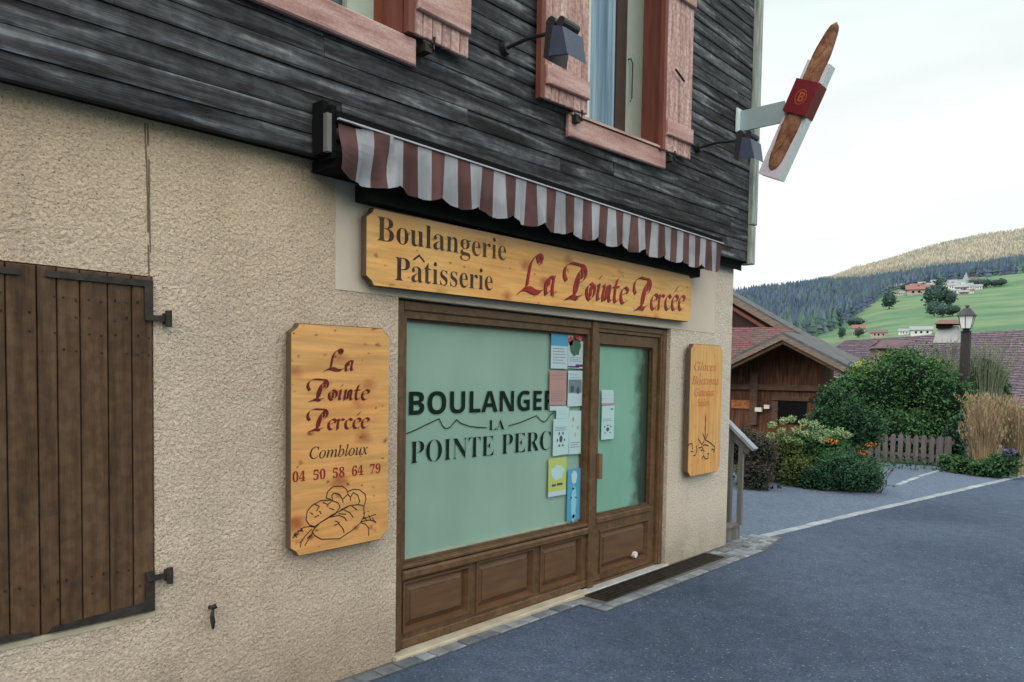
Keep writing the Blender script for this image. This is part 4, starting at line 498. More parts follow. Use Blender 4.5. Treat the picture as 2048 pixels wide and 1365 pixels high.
def raised(mb,x0,x1,z0,z1,y,dep=.030,ins=.052):
    # recessed field: outer quirk, wide bevel, flat middle
    def rect(i,yy): return [(x0+i,yy,z0+i),(x1-i,yy,z0+i),(x1-i,yy,z1-i),(x0+i,yy,z1-i)]
    L=[rect(-.012,y-.012),rect(.0,y-.012),rect(.006,y+dep*.4),rect(.014,y+dep),rect(ins,y+dep*.30),rect(ins+.003,y+dep*.05)]
    vs=[v for l in L for v in l]; fs=[]
    for k in range(len(L)-1):
        for i in range(4): fs.append((4*k+i,4*k+(i+1)%4,4*k+4+(i+1)%4,4*k+4+i))
    fs.append(tuple(4*(len(L)-1)+i for i in range(4)))
    # outer lip side
    b=[(x,y+.001,z) for x,_,z in L[0]]; o=len(vs); vs+=b
    for i in range(4): fs.append((o+i,o+(i+1)%4,(i+1)%4,i))
    mb.add(vs,fs)
f=MB()
frame_plate(f,2.762,4.688,.03,2.078,[(2.868,4.665,.53,1.978),(2.862,3.392,.135,.42),(3.48,4.042,.12,.43),(4.135,4.615,.12,.43)],.055,.12)
f.bbox(2.762,2.832,.03,.0545,.032,2.076,.01)
f.bbox(2.834,4.688,.04,.0545,2.02,2.077,.006)
f.bbox(2.834,4.688,.02,.0545,.445,.50,.012)
f.bbox(2.834,4.688,.035,.0545,.505,.528,.006)
f.bbox(2.834,4.688,.045,.0545,.032,.085,.006)
fr=f.build('shop_window',M_brown,bld)
for a,b,c,d in ((2.862,3.392,.135,.42),(3.48,4.042,.12,.43),(4.135,4.615,.12,.43)):
    m_=MB(); raised(m_,a,b,c,d,.054); m_.build('raised_panel',M_brown2,fr)
# glazing bead
g=MB(); frame_plate(g,2.869,4.664,.531,1.977,[(2.880,4.652,.543,1.963)],.092,.10); g.build('glazing_bead',M_brown,fr)
MB().add([(2.868,.115,.53),(4.665,.115,.53),(4.665,.115,1.978),(2.868,.115,1.978)],[(0,1,2,3)]).build('pane',M_film,fr)
MB().box(2.885,4.65,.106,.113,.545,.562).build('blind_edge',flat('pale_blind_edge',(.30,.36,.30),.7),fr)
lt=MB(); text(lt,'BOULANGER','s',2.937,4.185,1.410,.132,.108,k=0.001,fit='BOULANGE')
text(lt,'LA','b',3.633,3.79,1.288,.068,.108,thin=.01)
text(lt,'POINTE','b',2.949,3.687,1.117,.135,.108,k=.001,thin=.014)
text(lt,'PERC','b',3.76,4.30,1.119,.138,.108,k=.001,thin=.014)
mt=[(2.919,1.299),(2.99,1.318),(3.07,1.345),(3.181,1.38),(3.212,1.333),(3.237,1.315),(3.275,1.322),(3.332,1.369),(3.37,1.345),(3.445,1.323),(3.53,1.312),(3.61,1.307)]
mt2=[(3.834,1.311),(3.93,1.325),(4.03,1.348),(4.128,1.372),(4.17,1.340),(4.215,1.322),(4.25,1.34),(4.29,1.375),(4.32,1.385)]
lines(lt,[mt,mt2],.0065,.108); lt.build('lettering',M_vinyl,fr)
# mullion + door frame + door
f=MB(); f.bbox(4.690,4.765,.025,.12,.0,2.08,.008)
frame_plate(f,4.766,5.80,.0,2.079,[(4.770,5.715,.04,2.005)],.05,.13)
f.bbox(5.745,5.80,.03,.049,.0,2.076,.008); f.bbox(5.718,5.742,.04,.049,.0,2.03,.004)
f.bbox(4.767,5.744,.038,.049,2.03,2.076,.006)
df=f.build('door_frame',M_brown,bld)
d=MB(); frame_plate(d,4.774,5.710,.045,2.0,[(4.84,5.635,.565,1.915),(4.895,5.60,.115,.43)],.068,.115)
d.bbox(4.83,5.65,.055,.0675,.50,.548,.008)
dr=d.build('shop_door',M_brown,bld)
m_=MB(); raised(m_,4.895,5.60,.115,.43,.067); m_.build('raised_panel',M_brown2,dr)
g=MB(); frame_plate(g,4.841,5.634,.566,1.914,[(4.852,5.623,.578,1.902)],.092,.10); g.build('glazing_bead',M_brown,dr)
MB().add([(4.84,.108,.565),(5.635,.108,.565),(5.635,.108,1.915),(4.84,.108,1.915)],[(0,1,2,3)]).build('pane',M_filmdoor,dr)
MB().bbox(4.776,4.816,.0,.066,.866,1.063,.006).build('door_handle',flat('tan_handle',(.16,.095,.055),.4,.4),dr)
b_=MB(); b_.tube([(5.40,.045,.165),(5.40,.085,.165)],.026,16); b_.build('door_stop',M_white,dr)
c_=MB(); c_.bbox(2.74,4.62,-.035,.054,-.03,.029,.006); c_.build('sill',M_cream,bld)
c_=MB(); c_.bbox(4.622,5.83,-.03,.054,-.03,.022,.006); c_.build('threshold',mat('pale_grey_stone',[(.30,.31,.31),(.42,.42,.40)],nscale=10,rough=.8,bump=.3,bscale=50),bld)

# ---- upper windows
def shear_box(mb,x0,x1,y0,y1,z0,z1,k): mb.bbox(x0,x1,y0,y1,z0,z1,.006,k=k,X=x0)
# middle window
uw=MB(); uw.bbox(4.112,5.40,-.15,-.118,3.285,3.43,.008,k=.042,X=4.112)
uw.hexa([(4.13,-.165,3.43),(5.39,-.165,3.482),(5.39,.10,3.53),(4.13,.10,3.475),(4.13,-.165,3.447),(5.39,-.165,3.50),(5.39,.10,3.545),(4.13,.10,3.49)])
s2=uw.build('window_sill',M_salmon2,bld)
win=MB()
win.box(5.166,5.418,.10,.14,3.50,6.2)      # sage casement
win_o=win.build('upper_window',M_mint,bld)
MB().box(5.024,5.164,.095,.13,3.50,6.2).build('window_stile',flat('dark_brown_stile',(.06,.04,.035),.5),win_o)
MB().add([(4.2,.12,3.5),(5.023,.12,3.5),(5.023,.12,6.2),(4.2,.12,6.2)],[(0,1,2,3)]).build('pane',M_curtain,win_o)
mb=MB()
for i in range(26):   # net curtain folds just behind the light
    x=4.64+i*.0148
    mb.add([(x,.112-.004*(i%2),3.56),(x+.0148,.112-.004*((i+1)%2),3.56),(x+.0148,.112-.004*((i+1)%2),6.2),(x,.112-.004*(i%2),6.2)],[(0,1,2,3)])
mb.build('curtain',M_curtain,win_o)
MB().tube([(5.20,.075,3.87),(5.215,.07,3.90),(5.215,.068,4.17),(5.195,.075,4.205),(5.195,.10,4.205)],.006,6).build('window_handle',M_black,win_o)
MB().box(4.57,4.625,.06,.119,3.5,6.2).build('window_frame',M_white,win_o)
jb=MB(); jb.box(5.405,5.4185,-.118,.094,3.475,6.3); jb.box(4.2015,4.215,-.118,.094,3.475,6.3); jb.box(4.216,5.404,.03,.09,3.478,3.50)
jb.build('window_reveal',M_redwood,bld)
MB().box(4.15,5.47,.145,.19,3.4,6.3).build('window_back',M_gap,bld)
# left window
uw=MB(); uw.bbox(-.2,2.745,-.15,-.118,3.305,3.45,.008,k=.004,X=0); uw.build('window_sill',M_salmon2,bld)
uw=MB(); uw.box(-.2,2.66,-.10,.06,3.455,3.475,k=.004,X=0); uw.build('sill_trim',M_white,bld)
w1=MB(); w1.box(2.44,2.615,.06,.12,3.48,6.2); w1o=w1.build('upper_window',M_mint,bld)
MB().box(2.616,2.74,.055,.12,3.48,6.2).build('window_stile',M_orange,w1o)
MB().box(1.0,2.439,.10,.12,3.48,6.2).build('pane',M_pane,w1o)
jb=MB(); jb.box(2.67,2.6985,-.118,.054,3.48,6.3); jb.build('window_reveal',M_redwood,bld)
MB().box(1.7,2.8,.145,.19,3.4,6.3).build('window_back',M_gap,bld)

def shutter(x0,x1,zb,k,bz,y,lab,latch=None):
    n=6; mb=MB(); wv=(x1-x0)/n
    for i in range(n): mb.bbox(x0+i*wv+.0025,x0+(i+1)*wv-.0025,y,y+.026,zb+random.uniform(-.002,.002),6.0,.005,k=k,X=x0)
    o=mb.build('shutter',M_salmon,bld); o['label']=lab
    for (a,c) in bz:
        b=MB(); b.bbox(x0+.012,x1-.008,y-.028,y-.0005,a,c,.006,k=k,X=x0); b.build('shutter_batten',M_salmon2,o)
    e=MB(); e.box(x0-.045,x0-.001,y-.01,y+.03,zb-.01,6.0); e.build('shutter_edge',M_redwood,o)
    if latch:
        q=MB(); q.tube([(latch[0],y-.03,latch[1]),(latch[0]+.01,y-.035,latch[1]-.06),(latch[0]+.06,y-.03,latch[1]-.09)],.006,6); q.build('shutter_catch',M_iron,o)
    return o
random.seed(21)
shutter(2.70,3.118,3.475,-.012,[(3.60,3.80)],-.175,'salmon plank shutter of the left upper window')
shutter(3.80,4.284,3.445,.05,[(3.535,3.655)],-.175,'salmon plank shutter behind the left floodlight')
shutter(5.322,5.755,3.475,.04,[(3.59,3.71),(4.70,4.82)],-.175,'salmon plank shutter right of the middle upper window')
for (x,z) in ((2.80,3.44),(4.165,3.42),(5.43,3.44)):
    q=MB(); q.tube([(x-.02,-.16,z+.02),(x,-.19,z),(x+.03,-.19,z-.02),(x+.035,-.19,z+.05)],.009,6); q.box(x-.03,x+.02,-.19,-.12,z-.04,z+.0); q.build('shutter_hook',M_iron,bld)
q=MB(); q.tube([(5.42,-.205,4.12),(5.56,-.205,4.07)],.010,6); q.build('shutter_latch',M_iron,bld)
# iron brackets beneath the cladding edge, left of awning
q=MB(); q.box(2.112,2.15,-.20,-.118,2.70,2.95); q.build('awning_end_plate',M_gap,bld)

# wall hook
t=thing('wall_hook',(1.656,-.02,.51),'small dark iron shutter stay fixed low on the roughcast','hook')
q=MB(); q.tube([(1.65,0.0,.56),(1.65,-.03,.565),(1.665,-.035,.572)],[.010,.011,.013],8); q.build('peg',M_iron,t)
q=MB(); q.tube([(1.65,-.032,.555),(1.643,-.036,.53),(1.648,-.034,.50),(1.65,-.03,.465)],[.006,.010,.012,.005],8); q.build('drop_arm',M_iron,t)

# ------------------------------------------------------------------ AWNING
aw=thing('awning',(4.2,-.12,2.7),'retracted awning with brown and white striped scalloped valance over the shop front','awning')
M_sa=mat('stripe_brown',[(.085,.040,.040),(.125,.062,.062)],nscale=5,rough=.9,bump=.3,bscale=9,scale=(1,1,.6),fine=.3,fscale=5)
M_sb=mat('stripe_white',[(.27,.285,.31),(.36,.365,.39)],nscale=4,rough=.9,bump=.3,bscale=9,scale=(1,1,.6),fine=.25,fscale=5)
cus=[2.178,2.559,2.86,3.14,3.446,3.735,4.042,4.325,4.633,4.934,5.245,5.542,5.87,6.22]
def zlow(x):
    for a,b in zip(cus,cus[1:]):
        if x<=b: t=(x-a)/(b-a); return 2.632-.05*math.sin(pi*max(0,min(1,t)))**.7
    return 2.63
va=MB(); NS=41; SW=(6.22-2.178)/NS; sub=5; nz=7; random.seed(2)
def yw(x,t):
    return -.25-.012*t*math.sin(x*21)-.009*t*math.sin(x*47+1)-.006*t*t*math.sin(x*83)+(.014*math.sin(t*5+x*12) if x<2.5 else 0)
for i in range(NS):
    for j in range(sub):
        xa=2.178+SW*(i+j/sub); xb=2.178+SW*(i+(j+1)/sub)
        for k in range(nz):
            P=[]
            for x,kk in ((xa,k+1),(xb,k+1),(xb,k),(xa,k)):
                t=kk/nz; zt=2.858-.003*(x-2.2); P.append((x,yw(x,t),zt+(zlow(x)-zt)*t))
            va.add(P,[(0,1,2,3)],i%2)
va.build('valance',[M_sa,M_sb],aw,smooth=True)
MB().box(2.165,6.235,-.262,-.246,2.860,2.868,k=-.003,X=2.2).build('front_rail',flat('white_rail',(.42,.41,.44),.5),aw)
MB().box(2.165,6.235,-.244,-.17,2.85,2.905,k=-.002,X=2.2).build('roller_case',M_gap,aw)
MB().box(2.17,6.23,-.22,-.03,2.645,2.70).build('awning_shade_box',M_gap,aw)  # dark box added behind the valance to deepen the shade there
MB().box(2.45,6.12,-.10,-.006,2.555,2.6449).build('under_awning_shade',flat('dark_olive_shade',(.02,.022,.018),.9,.1),aw)  # dark strip painting the awning's shade above the sign
q=MB(); q.box(2.115,2.142,-.235,-.205,2.705,2.885); q.build('end_bracket',flat('grey_bracket',(.13,.13,.125),.6),aw)
q=MB(); q.box(2.143,2.172,-.23,-.12,2.68,2.93); q.build('end_cap',M_gap,aw)

# ------------------------------------------------------------------ SIGNS
def sign_poly(x0,x1,z0,z1,k,c,corners):
    P=[]
    def put(cx,cz,sx,sz,cut):
        return (cx,cz,sx,sz,cut)
    # ccw from bottom-left
    def corner(cx,cz,dx,dz,cut,first):
        a=(cx+dx*c,cz); b=(cx+dx*c*.75,cz+dz*c*.45); e=(cx+dx*c*.25,cz+dz*c*.8); d_=(cx,cz+dz*c)
        return [a,b,e,d_]
    bl=corner(x0,z0,1,1,1,0)[::-1]; br=corner(x1,z0,-1,1,1,0); tr=corner(x1,z1,-1,-1,1,0)[::-1]; tl=corner(x0,z1,1,-1,1,0)
    P=bl+br+tr+tl
    return [(x,z+k*(x-x0)) for x,z in P]
ms=thing('shop_sign',(4.24,-.03,2.12),'long horizontal pine board reading Boulangerie Patisserie La Pointe Percee above the shop window','sign')
def board(root,x0,x1,z0,z1,k,c,m):
    P=sign_poly(x0,x1,z0,z1,k,c,0)
    mb=MB(); n=len(P)
    ins=[(x+(.004 if x<(x0+x1)/2 else -.004),z+(.004 if z<(z0+z1)/2+k*(x-x0) else -.004)) for x,z in P]
    vs=[(x,-.076,z) for x,z in ins]+[(x,-.071,z) for x,z in P]+[(x,-.035,z) for x,z in P]
    mb.add(vs,[tuple(range(n))],0)
    mb.add(vs,[(i+n*o,i+n*(o+1),(i+1)%n+n*(o+1),(i+1)%n+n*o) for o in (0,1) for i in range(n)],1)
    mb.build('board',[m,M_pedge],root)
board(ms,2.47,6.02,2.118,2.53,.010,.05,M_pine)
tx=MB(); text(tx,'Boulangerie','b',2.540,3.574,2.362,.130,-.0775,k=.021,thin=.007); tx.build('lettering',M_olive,ms)
tx=MB(); text(tx,'Patisserie','b',2.665,3.452,2.165,.128,-.0775,k=.021,thin=.007)
lines(tx,[[(2.80,2.292),(2.842,2.322),(2.878,2.290)]],.011,-.0777); tx.build('lettering',M_brownink,ms)
def ornate(root,items,w,off,m1,m2):
    a=MB();b=MB()
    for (s,x0,x1,z,cap,k) in items:
        nib(a,s,x0,x1,z,cap,-.0785,k,w); nib(b,s,x0,x1,z,cap,-.0772,k,w*1.05,dx=-off,dz=-off)
    b.build('lettering_shadow',m2,root); a.build('lettering',m1,root)
ornate(ms,[('La',3.70,4.15,2.20,.262,.02),('Pointe',4.155,5.04,2.213,.245,.03),('Perc',5.05,5.65,2.205,.245,.05),("ee",5.625,5.92,2.232,.245,.05),("'",5.80,6.2,2.245,.25,0)] if 0 else
 [('La',3.70,4.09,2.20,.262,.02),('Pointe',4.15,4.98,2.205,.25,.03),("Perce'e",5.05,5.88,2.195,.25,.065)],.145,.006,M_red,M_darkink)
ls=thing('shop_sign',(2.325,-.03,.74),'tall knotty pine board with bread drawing and phone number left of the shop window','sign')
board(ls,2.022,2.634,.738,1.892,.010,.045,M_pine2)
ornate(ls,[('La',2.215,2.40,1.662,.112,0),('Pointe',2.105,2.49,1.512,.108,0),("Perce'e",2.105,2.49,1.362,.108,0)],.135,.002,M_maroon,M_darkink)
tx=MB(); text(tx,'Combloux','i',2.130,2.491,1.220,.058,-.0778); tx.build('lettering',M_darkink,ls)
tx=MB()
for i,s in enumerate(('04','50','58','64','79')):
    xa=[2.034,2.152,2.269,2.389,2.505][i]; text(tx,s,'b',xa,xa+.072,1.112,.050,-.0778,k=.01)
tx.build('telephone_number',flat('crimson_ink',(.24,.010,.014),.55),ls)
lines(MB(),BREAD,.0048,-.0778).build('bread_drawing',M_darkink,ls)
rs=thing('shop_sign',(6.345,-.03,.78),'narrow pine board with faded orange words right of the shop door','sign')
board(rs,6.032,6.66,.775,1.966,.008,.045,M_pine3)
tx=MB(); text(tx,'Glaces','i',6.10,6.53,1.730,.075,-.0778); text(tx,'Boissons','i',6.06,6.59,1.605,.075,-.0778); text(tx,'Gateaux','i',6.115,6.50,1.500,.068,-.0778); text(tx,'Sales','i',6.17,6.40,1.408,.062,-.0778)
tx.build('lettering',M_orangeink,rs)
lines(MB(),WHEAT,.010,-.0778).build('wheat_drawing',M_darkink,rs)

# ------------------------------------------------------------------ NOTICES in the window
def paper(name,c): return mat(name,[tuple(x*.92 for x in c),c],nscale=3,rough=.55,spec=.4)
PW=paper('white_paper',(.42,.55,.60)); PB=paper('blue_paper',(.06,.30,.47)); PP=paper('pink_paper',(.38,.22,.21)); PG=paper('green_paper',(.40,.48,.13)); PD=paper('dark_print',(.05,.07,.09)); PR=paper('red_print',(.45,.03,.04)); PV=paper('purple_print',(.13,.03,.16)); PT=paper('grey_print',(.13,.19,.22)); PC=paper('pale_cyan_paper',(.40,.58,.58)); PL=paper('light_blue_print',(.10,.32,.47)); PGd=paper('green_print',(.04,.13,.08)); PO=paper('orange_print',(.45,.13,.04))
NY=.094
def notice(lab,x0,x1,z0,z1,m,bits,cat='notice',yo=0):
    t=thing('notice',((x0+x1)/2,NY,z0),lab,cat,'notices stuck inside the shop glass')
    tl=random.uniform(-.004,.004); y=NY+yo
    MB().add([(x0,y,z0),(x1,y,z0+tl),(x1+tl,y,z1+tl),(x0+tl,y,z1)],[(0,1,2,3)]).build('sheet',m,t)
    W=x1-x0; Hh=z1-z0
    for (nm,pm,rects) in bits:
        b=MB()
        for r in rects:
            a,c,d,e=r[:4]
            if len(r)==4: b.add([(x0+a*W,y-.0008,z0+d*Hh),(x0+c*W,y-.0008,z0+d*Hh),(x0+c*W,y-.0008,z0+e*Hh),(x0+a*W,y-.0008,z0+e*Hh)],[(0,1,2,3)])
            else: # ellipse blob
                n=14; cx,cz,rx,rz=x0+a*W,z0+d*Hh,c*W,e*Hh
                b.add([(cx+rx*math.cos(2*pi*i/n)*(1+.15*math.sin(i*2.3)),y-.0012,cz+rz*math.sin(2*pi*i/n)*(1+.12*math.cos(i*3.1))) for i in range(n)],[tuple(range(n))])
        b.build(nm,pm,t)
    return t
def txt(z0,z1,n,a=.12,b=.88,seed=1):
    r=random.Random(seed); out=[]
    for i in range(n):
        z=z0+(z1-z0)*i/max(1,n-1); x=a
        e=b-r.uniform(0,.2)
        while x<e:
            w_=r.uniform(.06,.16); out.append((x,min(x+w_,e),z,z+.016)); x+=w_+.025
    return out
random.seed(9)
notice('white notice with blue heading, top left of the notices in the window',4.262,4.462,1.712,1.972,PW,[('heading',PB,[(0,1,.64,1)]),('text_lines',PD,txt(.15,.55,6))])
notice('poster with red and green picture, top right of the notices in the window',4.467,4.655,1.717,1.978,PW,[('picture',PGd,[(.45,.38,.62,.26,1)]),('red_flowers',PR,[(.15,.16,.78,.14,1),(.5,.12,.88,.08,1)]),('orange_flowers',PO,[(.75,.13,.85,.09,1),(.35,.1,.92,.06,1)]),('heading',PV,[(.6,1,.8,1),(.0,.75,.02,.07),(.5,1,.05,.12)]),('text_lines',PT,txt(.2,.3,3))])
notice('reddish pink leaflet at the left edge of the window notices',4.254,4.455,1.445,1.698,PP,[('text_lines',PT,txt(.12,.4,5)+txt(.75,.85,2))])
notice('white leaflet with dark photograph beside the pink leaflet',4.470,4.652,1.430,1.698,PW,[('picture',PT,[(.05,.95,.38,.76)]),('dark_figures',PD,[(.3,.13,.5,.1,1),(.7,.12,.45,.1,1)]),('text_lines',PT,txt(.8,.9,2))])
notice('pale blank strip of paper under the pink leaflet',4.262,4.466,1.405,1.440,PW,[])
notice('small pale card with one dark line above the lamp diagram',4.335,4.49,1.345,1.425,PC,[('text_lines',PD,txt(.4,.6,2))],yo=-.002)
notice('pale sheet with a round dark diagram, middle left of the window notices',4.303,4.494,1.070,1.342,PC,[('diagram',PD,[(.5,.10,.45,.10,1),(.38,.05,.6,.04,1),(.62,.05,.6,.04,1),(.28,.04,.42,.04,1),(.72,.04,.42,.04,1),(.4,.06,.27,.03,1),(.62,.06,.27,.03,1)]),('text_lines',PT,txt(.68,.76,3))+() if 0 else ('text_lines',PT,txt(.68,.76,3))])
notice('pale sheet with faint pastel drawing, middle right of the window notices',4.500,4.650,1.070,1.400,PC,[('drawing',PP,[(.3,.08,.8,.05,1),(.7,.06,.6,.05,1)]),('leaves',PG,[(.5,.08,.45,.05,1),(.25,.06,.65,.04,1)]),('text_lines',PT,txt(.15,.25,3))])
notice('yellow green flyer at the foot of the left notice column',4.256,4.472,.772,1.054,PG,[('bubble',PC,[(.5,.36,.62,.2,1)]),('text_lines',PD,[(.2,.42,.26,.32),(.48,.8,.27,.33)]),('footer',PW,[(0,1,0,.13)])])
notice('tall blue shaped leaflet standing at the window bottom corner',4.488,4.655,.560,.955,PB,[('pale_shape',paper('sky_print',(.22,.50,.66)),[(.5,.2,.33,.36,1)]),('round_top',PW,[(.5,.22,.84,.13,1)]),('dark_marks',PD,[(.45,.08,.62,.02,1),(.3,.06,.45,.02,1),(.66,.06,.44,.02,1),(.5,.1,.08,.04,1)])])
NY=.086
notice('small pale card with dark title high on the door glass',4.905,5.072,1.490,1.556,PC,[('text_lines',PD,txt(.35,.6,2))])
notice('pale card with pink base below the title card on the door glass',4.905,5.074,1.432,1.487,PW,[('base_band',PP,[(0,1,0,.3)])])
notice('pale sheet with ring of dark dots on the door glass',4.908,5.085,1.158,1.428,PC,[('diagram',PD,[(.5,.12,.3,.06,1),(.25,.05,.38,.03,1),(.75,.05,.38,.03,1),(.3,.05,.2,.02,1),(.7,.05,.2,.02,1),(.5,.08,.42,.02,1),(.8,.12,.9,.02,1)]),('text_lines',PT,txt(.55,.6,2))])

# ------------------------------------------------------------------ FLOODLIGHTS on arms
def floodlight(x,z,lab):
    t=thing('floodlight',(x,-.11,z),lab,'floodlight','black floodlights on wall arms')
    q=MB(); q.tube([(x,-.105,z),(x,-.15,z)],[.045,.035],14); q.build('wall_mount',M_black,t)
    q=MB(); q.tube([(x,-.14,z),(x,-.30,z+.01),(x,-.50,z-.01)],.0115,8); q.box(x-.03,x+.03,-.53,-.49,z-.06,z+.045); q.build('arm',M_black,t)
    h=MB(); P=lambda X,y,zz_: (x+X,y,z+zz_)
    h.hexa([P(-.07,-.485,-.17),P(.10,-.485,-.17),P(.10,-.525,-.20),P(-.07,-.525,-.20),P(-.07,-.50,.0),P(.10,-.50,.0),P(.10,-.555,-.005),P(-.07,-.555,-.005)])
    h.tube([(x-.06,-.525,z+.02),(x+.09,-.525,z+.02)],.034,12); h.tube([(x-.06,-.60,z+.005),(x+.09,-.60,z+.005)],.028,12)
    h.build('lamp_head',M_black,t)
    v=MB(); v.hexa([P(-.075,-.5555,-.01),P(-.06,-.5555,-.01),P(-.06,-.64,-.045),P(-.075,-.625,-.035),P(-.075,-.528,-.175),P(-.06,-.528,-.175),P(-.06,-.665,-.20),P(-.075,-.665,-.20)])
    v.hexa([P(-.06,-.63,-.04),P(.10,-.63,-.04),P(.10,-.64,-.045),P(-.06,-.64,-.045),P(-.06,-.655,-.195),P(.10,-.655,-.195),P(.10,-.665,-.20),P(-.06,-.665,-.20)])
    v.build('side_hood',flat('blue_grey_hood',(.045,.06,.10),.4,.4),t)
    return t
fl=floodlight(3.484,3.663,'black floodlight on an arm in front of the salmon shutter')
fl2=dup(fl,(5.983,-.11,3.652),'black floodlight on an arm near the building corner below the baguette sign')

# ------------------------------------------------------------------ BAGUETTE SIGN
bs=thing('baguette_sign',(6.78,-.11,4.08),'projecting sign of a giant baguette in a white sleeve with dark red band','sign')
M_pl=flat('white_panel',(.60,.56,.62),.4,.4,v=.05); M_edge=flat('pale_panel_edge',(.62,.72,.72),.4,.4,v=.04)
M_br=flat('grey_bracket_metal',(.30,.38,.40),.45,.4,v=.05)
M_bred=mat('dark_red_band',[(.12,.006,.012),(.17,.01,.018)],nscale=5,rough=.4)
M_bag=mat('baguette_crust',[(.09,.035,.022),(.22,.095,.05),(.33,.17,.095)],scale=(1,3,3),nscale=4,rough=.6,detail=5,bump=.3,bscale=40)
q=MB(); q.box(6.765,6.785,-.55,-.135,3.985,4.175); q.build('bracket',M_br,bs)
q=MB(); q.box(6.70,6.85,-.134,-.118,3.97,4.19); q.build('wall_plate',M_edge,bs)
# axis in the y-z plane (tilted)
B0=Vector((6.72,-.455,3.50)); T0=Vector((6.72,-.875,4.41)); ax_=(T0-B0).normalized(); pe=Vector((0,-ax_.z,ax_.y))  # pe points toward the street
LN=(T0-B0).length
def BP(u,v,x): 
    p=B0+ax_*u+pe*v; return (x,p.y,p.z)
def slab(u0,u1,v0,v1,x0,x1,mf,me):
    mb=MB(); P=[BP(u0,v0,x0),BP(u0,v1,x0),BP(u1,v1,x0),BP(u1,v0,x0),BP(u0,v0,x1),BP(u0,v1,x1),BP(u1,v1,x1),BP(u1,v0,x1)]
    mb.hexa(P,0); return mb
hw=.108
mb=slab(0,LN,-hw,hw,6.69,6.81,0,0)
mb.m=[0]*6; mb.m[3]=1;mb.m[0]=0
for i,f_ in enumerate(mb.f):
    c=sum((Vector(mb.v[j]) for j in f_),Vector())/4
    mb.m[i]=0 if c.x<6.70 else 1
mb.build('sleeve_panel',[M_pl,M_edge],bs)
u0,u1=LN*.55,LN*.83
slab(u0,u1,-hw-.004,hw+.004,6.640,6.815,0,0).build('red_band',M_bred,bs)
# baguette body
mb=MB(); U0,U1=.05,1.33; nu=40; nv=10
for half in (0,):
    vs=[];fs=[]
    for i in range(nu+1):
        t=i/nu; u=U0+(U1-U0)*t; r=.080*(1-abs(2*t-1)**5.0)**.5*(1+.04*math.sin(t*26)) if 0<t<1 else .001
        off=-.004*math.sin(t*pi)
        for j in range(nv*2):
            a=2*pi*j/(nv*2); vs.append(BP(u,r*math.cos(a)+off,6.69-.031*(r/.080)*max(0,math.sin(a))+.03*(r/.080)*max(0,-math.sin(a))))
    n2=nv*2
    for i in range(nu):
        for j in range(n2): fs.append((i*n2+j,i*n2+(j+1)%n2,(i+1)*n2+(j+1)%n2,(i+1)*n2+j))
    mb.add(vs,fs)
mb.build('baguette',M_bag,bs,smooth=True)
mb=MB()
for i,(uc) in enumerate((.14,.28,.42,.94,1.08)):
    P=[BP(uc-.085,-.036,6.6562),BP(uc-.012,-.012,6.6525),BP(uc+.085,.036,6.6562),BP(uc+.012,.012,6.6525)]
    mb.add(P,[(0,1,2,3)])
    
mb.build('crust_slash',flat('pale_crust',(.30,.165,.09),.7),bs)
# emblem: oval ring with letter B on the band, seen from the road (faces -x)
em=MB(); n=24; uc=(u0+u1)/2
def emb(a,b,x): return BP(uc+b,a,x)
for i in range(n):
    a0,a1=2*pi*i/n,2*pi*(i+1)/n
    em.add([emb(.052*math.cos(a0),.066*math.sin(a0),6.6385),emb(.052*math.cos(a1),.066*math.sin(a1),6.6385),emb(.044*math.cos(a1),.058*math.sin(a1),6.6385),emb(.044*math.cos(a0),.058*math.sin(a0),6.6385)],[(0,1,2,3)])
loops=GL['sB'][1]; flatp=[p for l in loops for p in l]
em.add([emb((p[0]-.30)*.10,(p[1]-.35)*.115,6.6383) for p in flatp],tess(loops))
em.build('emblem',flat('orange_emblem',(.32,.07,.02),.5),bs)
em=MB(); random.seed(4)
for i in range(16):
    a=-.085+.17*i/16; h_=random.uniform(.012,.03); b=LN*.40+.03*math.sin(i)
    em.add([BP(b,a,6.6475),BP(b,a+.006,6.6475),BP(b+h_,a+.008,6.6475),BP(b+h_,a+.002,6.6475)],[(0,1,2,3)])
em.build('sleeve_print',flat('faded_red_print',(.30,.06,.06),.6),bs)

